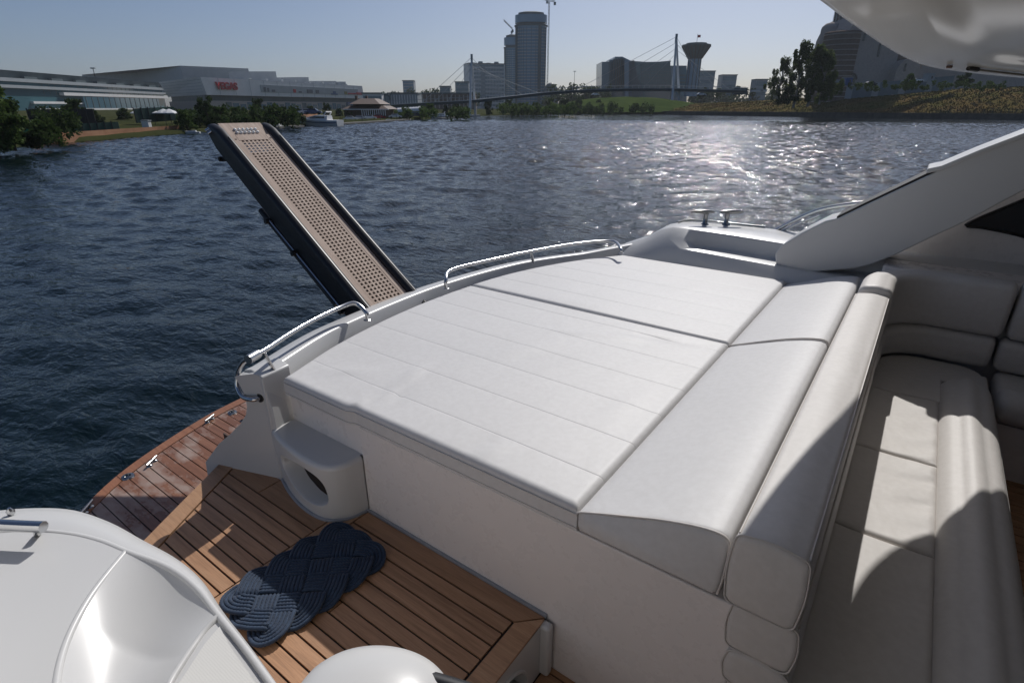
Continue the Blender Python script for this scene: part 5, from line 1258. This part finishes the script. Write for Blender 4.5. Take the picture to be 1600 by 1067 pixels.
# ---- unseen bulwark added to bounce sun into the boat's shade, and saloon bulkhead
def starboard_side():
    sec = [(-.32, ZF), (-.32, -.34), (-.335, -.27), (-.38, -.24), (-.46, -.24), (-.50, -.28), (-.52, -.5), (-.52, ZF)]
    o = MB().loft([[(x, y-.12*max(0, -x-.9), Z(z-.16*max(0, -x-.9))) for y, z in sec] for x in (-1.9, -1.6, -1.2, -.9, -.4, .3, 1.2, 2.6)]).build('bounce_bulwark', GELB, yacht, 40)
    MB().tube([(x, -.42, Z(-.10)) for x in np.linspace(-.8, 2.4, 12)], .014, 10).build('bulwark_rail', STEEL, o, 60)
    for x in (-.75, .3, 1.3, 2.3): MB().tube([(x, -.42, Z(-.25)), (x, -.42, Z(-.10))], .011, 8).build('bulwark_post', STEEL, o, 60)
    b = MB().box((2.62, -.5, Z(ZF)), (2.72, 5.1, Z(.2))).build('saloon_bulkhead', GELB, yacht)
    for y in (1.2, 2.15, 3.1):
        MB().box((2.606, y, Z(ZF)+.1), (2.617, y+.88, Z(.02))).build('saloon_door', DARKG, b)
        MB().box((2.598, y-.03, Z(ZF)+.06), (2.615, y-.003, Z(.05))).build('door_frame', STEEL, b)
starboard_side()
# ---- rounded rail pod at the bottom edge
def pod():
    zc = -1.02; c = oz(572, 1152, zc); ax = oz(690, 1125, zc)-oz(450, 1100, zc); a = np.linalg.norm(ax)/2; ax /= 2*a; ay = np.array((-ax[1], ax[0], 0))
    G = []
    for i in range(41):
        t = math.pi*i/40; row = []
        for j in range(24):
            u = 2*math.pi*j/24; prof = math.sin(t)**.6
            cy_, cz_ = np.sign(math.cos(u))*abs(math.cos(u))**.85, np.sign(math.sin(u))*abs(math.sin(u))**.85
            row.append(c-ax*a*math.cos(t)*1.02+ay*.155*prof*cy_+np.array((0, 0, .10*prof*cz_-.0)))
        G.append(row)
    o = MB().loft(G).build('rail_pod', GEL, yacht, 180)
    MB().obox((c[0], c[1], (c[2]-.05+Z(ZF))/2), ax*a*.6, ay*.10, (0, 0, (c[2]-.05-Z(ZF))/2)).build('pod_stem', GEL, o, bevel=.03)
    P = [oz(x, y, zc+.05) for x, y in ((655, 1062), (690, 1070), (780, 1100), (900, 1150))]; MB().tube(smoothpath(P, 16), .018, 10).build('grab_bar', BLACK, o, 60)
pod()

# ================================================================== CUSHIONS
def axis_samples(lo, hi, step, extra=(), rad=.03):
    b = np.array([0, .0015, .004, .008, .014, .021, rad]); s = list(lo+b)+list(hi-b)+list(np.arange(lo+rad+step, hi-rad, step))
    for e in extra: s += [e-.006, e-.003, e-.0012, e, e+.0012, e+.003, e+.006]
    return np.array(sorted(set(np.round(s, 5))))
def pad(name, y0, y1, xl, xr, zt, zb, seams, label, ztop=None, wrinkle=None, rad=.024, notch=None):
    """flat pad: aft edge xl(y), forward edge xr, sewn lines along X at the given Y"""
    ys = axis_samples(y0, y1, .035, seams, .03); us = axis_samples(0, 1, .02, (), .03)
    G = np.zeros((len(us), len(ys), 3))
    for j, y in enumerate(ys):
        a = xl(y); b = xr
        for i, u in enumerate(us):
            x = a+(b-a)*u
            d = min(x-a, b-x, y-y0, y1-y); z = zt
            if d < rad: z -= rad-math.sqrt(max(0, rad*rad-(rad-d)**2))
            for s in seams: z -= .0013*math.exp(-((y-s)/.0020)**2) + .0005*math.exp(-((y-s)/.025)**2)
            if wrinkle: z += wrinkle(x, y)*min(1, d/.05)
            yy = y
            if notch and y < y0+.08 and x < notch: yy = y-.014*max(0, 1-(y-y0)/.08)*min(1, (notch-x)/.02)
            G[i, j] = (x, yy, Z(z))
    m = MB().grid(G)
    # skirt
    edge = [G[i, 0] for i in range(len(us))] + [G[-1, j] for j in range(1, len(ys))] + [G[i, -1] for i in range(len(us)-2, -1, -1)] + [G[0, j] for j in range(len(ys)-2, 0, -1)]
    lo = [np.array((p[0], p[1], Z(zb))) for p in edge]; mid = [np.array((p[0], p[1], Z((zt-rad)*.45+zb*.55)))+np.array((0, -.003 if i < len(us) else .0, 0)) for i, p in enumerate(edge)]
    m.loft([edge, mid, lo], True, False)
    o = m.build(name, VINYL, None, 60, origin=((xl((y0+y1)/2)+xr)/2, (y0+y1)/2, Z(zb))); tag(o, label, 'cushion')
    w_ = [np.array((p[0], p[1], Z(zt-rad-.004))) for p in edge]
    for p, q in zip(w_, edge): pass
    n = len(us); MB().tube([p+np.array((0, -.0025, 0)) for p in w_[:n]], .0035, 6).build('piping', PIPING, o, 60)
    MB().tube([np.array((p[0], p[1]-.003, Z(zb+.012))) for p in edge[:n]], .002, 5).build('hem', PIPING, o, 60)
    return o
def xl_near(y): return float(np.interp(y, [1.2, 1.6, 2.0, 2.4, 2.8, 3.2, 3.6, 4.0, 4.35], [-2.19, -2.325, -2.40, -2.435, -2.43, -2.385, -2.28, -2.10, -1.87]))
XLS = smoothpath([(y, xl_near(y), 0) for y in np.linspace(1.2, 4.35, 9)], 60)
def xl(y): return float(np.interp(y, XLS[:, 0], XLS[:, 1]))
def wr1(x, y):
    w_ = 0
    for (cx_, cy_, ax_, ln, wd, am) in ((-1.72, 1.55, 1.9, .16, .022, .007), (-1.66, 1.45, 2.1, .10, .018, -.006), (-1.05, 1.32, 1.2, .08, .02, .004), (-1.13, 1.33, 1.3, .07, .016, -.003), (-1.25, 2.55, .35, .25, .03, .006), (-.95, 2.70, .2, .22, .03, -.006), (-1.5, 2.1, 1.0, .2, .06, .003), (-2.0, 1.45, .6, .12, .04, .004), (-1.73, 1.27, 1.7, .05, .012, .009), (-.8, 1.9, 1.5, .2, .05, .003)):
        u = (x-cx_)*math.cos(ax_)+(y-cy_)*math.sin(ax_); v = -(x-cx_)*math.sin(ax_)+(y-cy_)*math.cos(ax_); w_ += 1.5*am*math.exp(-(u/ln)**2-(v/wd)**2)
    return w_ + .0025*math.sin(3.1*x+1.3*y)*math.sin(2.3*y-x) 
def wr2(x, y): return .003*math.sin(2.7*x+.6)*math.sin(2.9*y) + .004*math.exp(-((x+1.5)/.3)**2-((y-2.95)/.05)**2)
pad('sunbed_cushion', 1.238, 2.842, xl, -.645, -1.150, -1.243, (1.42, 1.67, 1.93, 2.19, 2.45, 2.71), 'large white near sunbed cushion with sewn lines beside the teak step', wrinkle=wr1, notch=-1.725)
pad('sunbed_cushion', 2.852, 4.255, xl, -.645, -1.147, -1.243, (3.1, 3.36, 3.62, 3.88), 'white far sunbed cushion with sewn lines under the long handrail', wrinkle=wr2)

def sweep(name, path, prof, m, parent=None, er=.04, smooth=60, tilt=None, origin=None, jitter=0):
    """closed profile [(side, up)] swept along a level path (world xyz), ends rounded by er; side is to the left of travel"""
    P = np.array(path, float); T_ = np.gradient(P, axis=0); T_[:, 2] = 0; T_ /= np.linalg.norm(T_, axis=1)[:, None]; Nn = np.c_[-T_[:, 1], T_[:, 0], np.zeros(len(P))]
    c = np.mean(prof, axis=0); rings = []
    def ringat(p, n, k, adv, t): return [p + t*adv + n*(c[0]+(a-c[0])*k[0]) + np.array((0, 0, c[1]+(b-c[1])*k[1])) for a, b in prof]
    w_ = np.ptp([a for a, _ in prof]); h_ = np.ptp([b for _, b in prof])
    steps = [0, .12, .3, .5, .7, .88, 1]
    for s in steps[:-1]:
        r = er*(1-math.sqrt(max(0, 1-(1-s)**2))); rings.append(ringat(P[0], Nn[0], (1-2*r/w_, 1-2*r/h_), er*s, T_[0]))
    mid = [i for i in range(len(P)) if np.linalg.norm(P[i]-P[0]) >= er and np.linalg.norm(P[i]-P[-1]) >= er]
    for i in mid: rings.append(ringat(P[i], Nn[i], (1, 1), 0, T_[i]))
    for s in steps[:-1][::-1]:
        r = er*(1-math.sqrt(max(0, 1-(1-s)**2))); rings.append(ringat(P[-1], Nn[-1], (1-2*r/w_, 1-2*r/h_), -er*s, T_[-1]))
    return MB().loft(rings).build(name, m, parent, smooth, origin=origin)
def rrect(w_, h_, r, crown=0, seg=6, side=0):
    """rounded rectangle, base at z 0, centred on side 0"""
    out = []
    for cx_, cz_, a0 in ((w_/2-r, r, -90), (w_/2-r, h_-r, 0), (-w_/2+r, h_-r, 90), (-w_/2+r, r, 180)):
        for k in range(seg+1):
            a = math.radians(a0+90*k/seg); out.append((cx_+r*math.cos(a), cz_+r*math.sin(a)))
        if a0 == 0 and crown:
            for t in np.linspace(0, 1, 9)[1:-1]: out.append(((w_/2-r)*(1-2*t), h_+crown*math.sin(math.pi*t)))
        if a0 == -90 and side:
            for t in np.linspace(0, 1, 7)[1:-1]: out.append((w_/2+side*math.sin(math.pi*t), r+(h_-2*r)*t))
        if a0 == 90 and side:
            for t in np.linspace(0, 1, 7)[1:-1]: out.append((-w_/2-side*math.sin(math.pi*t), h_-r-(h_-2*r)*t))
    return [(a+side*0, b) for a, b in out]
def liney(x, y0, y1, z, n=40): return [(x, y, z) for y in np.linspace(y0, y1, n)]

# wedge head cushions: profile in X-Z swept along Y (side = -X when walking +Y)
def wedge(y0, y1, label):
    pr = []
    for x, z in [(-.640, -1.242), (-.648, -1.225), (-.648, -1.180), (-.640, -1.166), (-.60, -1.148), (-.53, -1.120), (-.45, -1.089), (-.38, -1.063), (-.31, -1.042), (-.26, -1.031), (-.225, -1.028), (-.205, -1.034), (-.196, -1.050), (-.194, -1.10), (-.197, -1.18), (-.203, -1.228), (-.215, -1.242)]: pr.append((-x, Z(z)))
    P = liney(0, y0, y1, 0, 50)
    o = sweep('head_cushion', P, pr, VINYL, None, .022, 50, origin=(-.42, (y0+y1)/2, Z(-1.242))); tag(o, label, 'cushion')
    e = [(-a, y0+.004, b) for a, b in pr[2:16]]; MB().tube(smoothpath(e, 40), .0035, 6).build('piping', PIPING, o, 60)
wedge(1.232, 2.838, 'white wedge head cushion at the near end of the sunbed'); wedge(2.85, 4.20, 'white wedge head cushion at the far end of the sunbed')

SEATM = VINYLS
# aft sofa back: stacked bolsters
def bolster(name, x, w_, y0, y1, z0, z1, label, r=.04, er=.05, pip=True, crown=.008, side=.006):
    P = liney(x, y0, y1, Z(z0)); pr = rrect(w_, z1-z0, r, crown, 6, side)
    o = sweep(name, P, pr, SEATM, None, er, 60, origin=(x, (y0+y1)/2, Z(z0))); tag(o, label, 'cushion')
    if pip:
        c = rrect(w_*1.0, z1-z0, r, crown, 6, side); s = [(x-a, y0+er*.35, Z(z0)+b) for a, b in c]
        MB().tube(s, .0026, 6, False, True).build('piping', PIPING, o, 60)
        for sx in (-1, 1): MB().tube([(x+sx*(w_/2-r*.25), y, Z(z1)-r*.32) for y in np.linspace(y0+er, y1-er, 30)], .003, 6).build('piping', PIPING, o, 60)
    return o
bolster('backrest_bolster', -.094, .172, 1.195, 3.60, -1.203, -.972, 'long white backrest bolster between the sunbed and the sofa', .026, .017)
bolster('backrest_bolster', -.076, .166, 1.215, 3.55, -1.372, -1.207, 'lower white backrest bolster under the long one', .026, .017)
bolster('backrest_bolster', -.068, .160, 1.215, 3.50, -1.50, -1.376, 'lowest white backrest bolster just above the sofa seat', .026, .017)
MB().box((-.134, 1.25, Z(ZF)), (-.02, 4.25, Z(-1.21))).build('sofa_bulkhead', GELM, yacht)
# curved port back
def portback(z0, z1, off, label, xend=.575):
    r = .34; Yb = 4.20-off; X0 = -.085+off*.6
    path = [(X0, y, Z(z0)) for y in np.linspace(3.62, Yb-r, 5)] + [(X0+r-r*math.cos(t), Yb-r+r*math.sin(t), Z(z0)) for t in np.linspace(.08, math.pi/2, 18)] + [(x, Yb, Z(z0)) for x in np.linspace(X0+r+.03, xend, 10)]
    o = sweep('corner_back_cushion', path, rrect(.17, z1-z0, .045, .006, 6, .006), SEATM, None, .035, 60, origin=(.2, Yb, Z(z0))); tag(o, label, 'cushion')
portback(-1.262, -.935, 0, 'upper curved corner backrest cushion in the shade'); portback(-1.452, -1.266, .03, 'lower curved corner backrest cushion in the shade', .56)
def along_x(name, y, w_, x0, x1, z0, z1, label, r=.045, er=.04):
    o = sweep(name, [(x, y, Z(z0)) for x in np.linspace(x0, x1, 30)], rrect(w_, z1-z0, r, .006, 6, .006), SEATM, None, er, 60, origin=((x0+x1)/2, y, Z(z0))); tag(o, label, 'cushion')
along_x('side_back_cushion', 4.20, .17, .592, 1.9, -1.262, -.92, 'upper port side backrest cushion at the right frame edge'); along_x('side_back_cushion', 4.17, .17, .578, 1.9, -1.455, -1.268, 'lower port side backrest cushion at the right frame edge')
# seats
def seat(y0, y1, label, x0=.005, x1=.335, zt=-1.462):
    xs = axis_samples(x0, x1, .02, (), .03); ys = axis_samples(y0, y1, .025, (), .03); r = np.random.default_rng(int(y0*100)); G = np.zeros((len(xs), len(ys), 3)); R_ = .022
    wr = [(x1-.05*r.random(), y0+(y1-y0)*r.random(), r.uniform(-.5, .5), .07+.08*r.random(), .012, r.uniform(-.006, .006)) for _ in range(16)]
    wr += [(x1-.03, y0+.05+.09*k, .25, .09, .014, .005*(-1)**k) for k in range(int((y1-y0)/.09))]
    for i, x in enumerate(xs):
        for j, y in enumerate(ys):
            d = min(y-y0, y1-y, x-x0, x1-x); z = zt - .014*((x-(x0+x1)/2)/.17)**2*-1*.3
            if d < R_: z -= R_-math.sqrt(max(0, R_*R_-(R_-d)**2))
            for a, b, t, ln, wd, am in wr:
                u = (x-a)*math.cos(t)+(y-b)*math.sin(t); v = -(x-a)*math.sin(t)+(y-b)*math.cos(t); z += am*math.exp(-(u/ln)**2-(v/wd)**2)*min(1, d/.02)
            G[i, j] = (x, y, Z(z))
    m = MB().grid(G); e = [G[i, 0] for i in range(len(xs))]+[G[-1, j] for j in range(1, len(ys))]+[G[i, -1] for i in range(len(xs)-2, -1, -1)]+[G[0, j] for j in range(len(ys)-2, 0, -1)]
    m.loft([e, [np.array((p[0], p[1], Z(zt-.12))) for p in e]], True, False); o = m.build('seat_cushion', SEATM, None, 60, origin=((x0+x1)/2, (y0+y1)/2, Z(zt-.12))); tag(o, label, 'cushion')
seat(.6, 2.085, 'near shaded sofa seat cushion at the bottom right'); seat(2.09, 2.745, 'middle sofa seat cushion with sunlit wrinkles'); seat(2.75, 3.46, 'far sofa seat cushion with a sunlit corner')
def corner_seat():
    pl = [(.005, 3.465), (.345, 3.465), (.345, 3.80), (.56, 3.80), (.56, 4.0)] ; arc = [(.40+.14*math.cos(t), 3.97+.14*math.sin(t)) for t in np.linspace(.2, math.pi/2, 6)]; arc2 = [(.24+.235*math.cos(t), 3.87+.24*math.sin(t)) for t in np.linspace(math.pi/2, math.pi, 10)]
    o = MB().prism(pl+arc+arc2, Z(-1.58), Z(-1.462)).build('seat_cushion', SEATM, None, bevel=.022); tag(o, 'rounded corner seat cushion in the shade of the arch', 'cushion')
corner_seat()
bz = rrect(.245, .165, .075, .022, 8, .01)
path = [(.452, y, Z(-1.585)) for y in np.linspace(.55, 3.785, 60)]
o = sweep('seat_front_bolster', path, bz, SEATM, None, .075, 60, origin=(.452, 2.2, Z(-1.585))); tag(o, 'long rounded front bolster of the sofa seat, half sunlit', 'cushion')
MB().box((.0, .5, Z(ZF)), (.55, 3.78, Z(-1.59))).build('sofa_base', GELM, yacht, bevel=.02)
MB().box((.0, 3.5, Z(ZF)), (.53, 4.26, Z(-1.59))).build('sofa_corner_base', GELM, yacht)
o = sweep('side_seat_cushion', [(x, 4.0, Z(-1.60)) for x in np.linspace(.60, 1.9, 24)], rrect(.34, .14, .05, .006), SEATM, None, .04, 60, origin=(1.2, 4.0, Z(-1.6))); tag(o, 'port side seat cushion at the right frame edge', 'cushion')
o = sweep('side_seat_bolster', [(x, 3.80, Z(-1.62)) for x in np.linspace(.605, 1.9, 24)], rrect(.22, .17, .07, .015), SEATM, None, .05, 60, origin=(1.2, 3.8, Z(-1.62))); tag(o, 'rounded bolster before the port side seat at the right frame edge', 'cushion')
MB().box((.60, 3.74, Z(ZF)), (1.9, 4.26, Z(-1.625))).build('side_seat_base', GELM, yacht)

# ================================================================== GANGWAY
def gangway():
    A = np.array((-2.70, 2.055, Z(-1.195))); top = np.array((-4.33, 2.185, Z(-.165))); ax = top-A; L = np.linalg.norm(ax); ax /= L; bx_ = np.cross(np.array((0, 0, 1)), -ax); bx_ = np.array((bx_[0], bx_[1], 0)); bx_ /= np.linalg.norm(bx_)
    if bx_[1] < 0: bx_ = -bx_
    nn = np.cross(bx_, ax); nn = nn if nn[2] > 0 else -nn
    A = A-ax*.25; L += .25; W = .462
    g = empty('gangway', A, 'raised boarding gangway with teak grating and black side beams behind the transom', 'gangway')
    q = lambda s, b, n=0: A+ax*s+bx_*b+nn*n
    for b in (.036, W-.036):
        nm = 'side_beam'; ring = []
        pr = [(.036*math.cos(t), .055+.036*math.sin(t)) for t in np.linspace(0, math.pi, 12)] + [(-.036, -.02), (-.03, -.115), (.03, -.115), (.036, -.02)]
        rr = []
        for s, k in ((0, 1), (L-.30, 1), (L-.10, .95), (L-.02, .75), (L+.03, .5)): rr.append([q(s, b+a, (n_ if n_ > 0 else n_*(1 if s < L-.35 else max(.25, k-.35)))*(k if n_ > 0 else 1)) for a, n_ in pr])
        bm = MB().loft(rr).build(nm, BLACK, g, 50)
        MB().tube([q(.1, b, .0905), q(L-.2, b, .0905)], .003, 5).build('cap_strip', BLACKR, bm)
    # under-tray and hydraulic ram on the near side
    MB().obox(q(L/2-.1, W/2, -.05), ax*(L/2-.15), bx_*(W/2-.09), nn*.03).build('under_tray', BLACKR, g)
    MB().tube([q(.35, -.004, -.085), q(1.30, -.004, -.10)], .006, 6).build('stay_rod', STEEL, g, 60)
    MB().tube([q(.45, .012, -.122), q(L-.75, .012, -.126)], .02, 8).build('hydraulic_ram', BLACK, g, 60)
    for s, n_ in ((.37, -.09), (1.3, -.11), (.95, -.10)): MB().tube([q(s, -.03, n_), q(s, .05, n_)], .02, 12).build('pivot_pin', BLACK, g, 50)
    for s in (L-.02, L+.01): MB().tube([q(s, -.02, .0), q(s, .02, .03)], .012, 8).build('hook', STEEL, g, 50)
    MB().tube([q(L-.16, .0, -.12), q(L-.16, .03, -.12), q(L-.22, .03, -.08)], .018, 8).build('roller', BLACKR, g, 50)
    # teak tread: two side boards, end boards, slatted grating
    b0, b1 = .074, W-.074; z0, z1 = .038, .058; sw = .042; s0, s1 = .02, L-.135
    def board(name, sa, sb, ba, bb, h=z1, h0=z0): MB().obox(q((sa+sb)/2, (ba+bb)/2, (h+h0)/2), ax*(sb-sa)/2, bx_*(bb-ba)/2, nn*(h-h0)/2).build(name, TEAKG, g, bevel=.002)
    board('side_board', s0, s1, b0, b0+sw); board('side_board', s0, s1, b1-sw, b1); board('end_board', s1-.065, s1, b0+sw+.001, b1-sw-.001)
    board('head_plate', s1+.012, L+.03, b0-.005, b1+.005, .048, .03)
    ga, gb = b0+sw+.001, b1-sw-.001; nh = 7; pitch = (gb-ga)/(nh+.35); bar = pitch*.44
    m = MB()
    for k in range(nh+1): c = ga+bar/2+k*(gb-ga-bar)/nh; m.obox(q((s0+s1-.066)/2, c, .0535), ax*(s1-.068-s0)/2, bx_*bar/2, nn*.003)
    n = int((s1-s0)/pitch)
    for k in range(n): m.obox(q(s0+pitch*(k+.5), (ga+gb)/2, .053), ax*pitch*.21, bx_*(gb-ga)/2, nn*.0025)
    o = m.build('grating', TEAKG, g); o['kind'] = 'stuff'
    for r in range(2):
        for c in range(6):
            p = q(s1+.040+r*.036, b0+.080+c*.031, .048); m = MB(); 
            R = [[p+ax*rad*math.cos(t)+bx_*rad*math.sin(t)+nn*hh for t in np.linspace(0, 6.283, 10, endpoint=False)] for rad, hh in ((.0125, 0), (.012, .007), (.007, .012), (.001, .0135))]
            m.loft(R).build('grip_button', WHITE, g, 60)
    for s in (s0+.2, s1-.05):
        for b in (b0+.025, b1-.025):
            p = q(s, b, z1); MB().loft([[p+ax*.008*math.cos(t)+bx_*.008*math.sin(t)+nn*h_ for t in np.linspace(0, 6.283, 8, endpoint=False)] for h_ in (-.002, .0015)]).build('screw_plug', BROWN, g)
gangway()

# ================================================================== ROPE MAT
def mat_():
    p, q_ = 3, 5; n = 2600; t = np.linspace(0, 2*math.pi, n, endpoint=False)
    tri = lambda a: np.arcsin(.985*np.sin(a))/(math.pi/2)
    x = tri(p*t+.35); y = tri(q_*t)
    e1 = oz(588, 838, ZT); e2 = oz(380, 985, ZT); c = (oz(592, 850, ZT)+oz(368, 965, ZT))/2
    c = oz(481, 906, ZT); d = (oz(578, 838, ZT)-oz(385, 968, ZT)); d[2] = 0; Lh = np.linalg.norm(d)/2; d /= 2*Lh; pz = np.array((-d[1], d[0], 0))
    nr, rad = 6, .0078; wb = nr*rad*2*.93; HL = Lh+.035-wb*.5; HW = .205-wb*.42
    y = y*(1-.20*np.abs(x)**3); x = x*(1-.10*np.abs(y)**2)
    X = x*HL*1.12; Y = y*HW*1.12
    def sm(a, s):
        k = np.exp(-.5*(np.arange(-150, 151)/s)**2); k /= k.sum(); return np.convolve(np.r_[a[-150:], a, a[:150]], k, 'valid')
    X = sm(X, 26); Y = sm(Y, 26)
    sub = np.arange(0, n, 4); sx, sy = X[sub], Y[sub]; m_ = len(sub); cr = []
    P = np.c_[sx, sy]; D = np.roll(P, -1, 0)-P
    for i in range(m_):
        js = np.arange(i+2, m_ if i else m_-1)
        if len(js) == 0: continue
        r = P[js]-P[i]; den = D[i, 0]*D[js, 1]-D[i, 1]*D[js, 0]; den = np.where(abs(den) < 1e-12, 1e-12, den)
        a = (r[:, 0]*D[js, 1]-r[:, 1]*D[js, 0])/den; b = (r[:, 0]*D[i, 1]-r[:, 1]*D[i, 0])/den
        for k in np.where((a >= 0) & (a < 1) & (b >= 0) & (b < 1))[0]: cr.append((i+a[k], js[k]+b[k]))
    vis_ = sorted([u for pr in cr for u in pr]); amp = rad*1.25
    tt = np.array(vis_)*4; zz = np.array([amp*(1 if k % 2 else -1) for k in range(len(vis_))])
    idx = np.arange(n); te = np.r_[tt-n, tt, tt+n]; ze = np.r_[zz, zz, zz]; k = np.searchsorted(te, idx, 'right')-1; u = (idx-te[k])/(te[k+1]-te[k]); u = np.clip((u-.28)/.44, 0, 1); u = u*u*(3-2*u); zc = ze[k]*(1-u)+ze[k+1]*u
    Tx = np.roll(X, -1)-np.roll(X, 1); Ty = np.roll(Y, -1)-np.roll(Y, 1); ln = np.hypot(Tx, Ty); nx, ny = -Ty/ln, Tx/ln
    e = empty('door_mat', (c[0], c[1], Z(ZT)), 'oval navy blue braided rope mat lying on the teak step', 'mat')
    for kk in range(nr):
        o_ = (kk-(nr-1)/2)*rad*2*.93; px = X+nx*o_; py = Y+ny*o_
        px = sm(px, 5); py = sm(py, 5)
        step = 2; W_ = np.array([c+d*a+pz*b for a, b in zip(px[::step], py[::step])]); W_[:, 2] = Z(ZT)+rad*2.35+zc[::step]
        s = np.r_[0, np.cumsum(np.linalg.norm(np.diff(W_, axis=0), axis=1))]
        T_ = np.roll(W_, -1, 0)-np.roll(W_, 1, 0); T_ /= np.linalg.norm(T_, axis=1)[:, None]; U_ = np.cross(T_, (0, 0, 1)); U_ /= np.linalg.norm(U_, axis=1)[:, None]; B_ = np.cross(U_, T_); sg = 9
        rings = []
        for i in range(len(W_)):
            a = np.linspace(0, 2*math.pi, sg, endpoint=False); rr = rad*(1.0+.13*np.cos(3*a-s[i]*2*math.pi/.0125)); rings.append(W_[i]+np.outer(rr*np.cos(a), U_[i])+np.outer(rr*np.sin(a), B_[i]))
        rings.append(rings[0]); MB().loft(rings, True, False).build('rope_strand', ROPE, e, 180)
mat_()
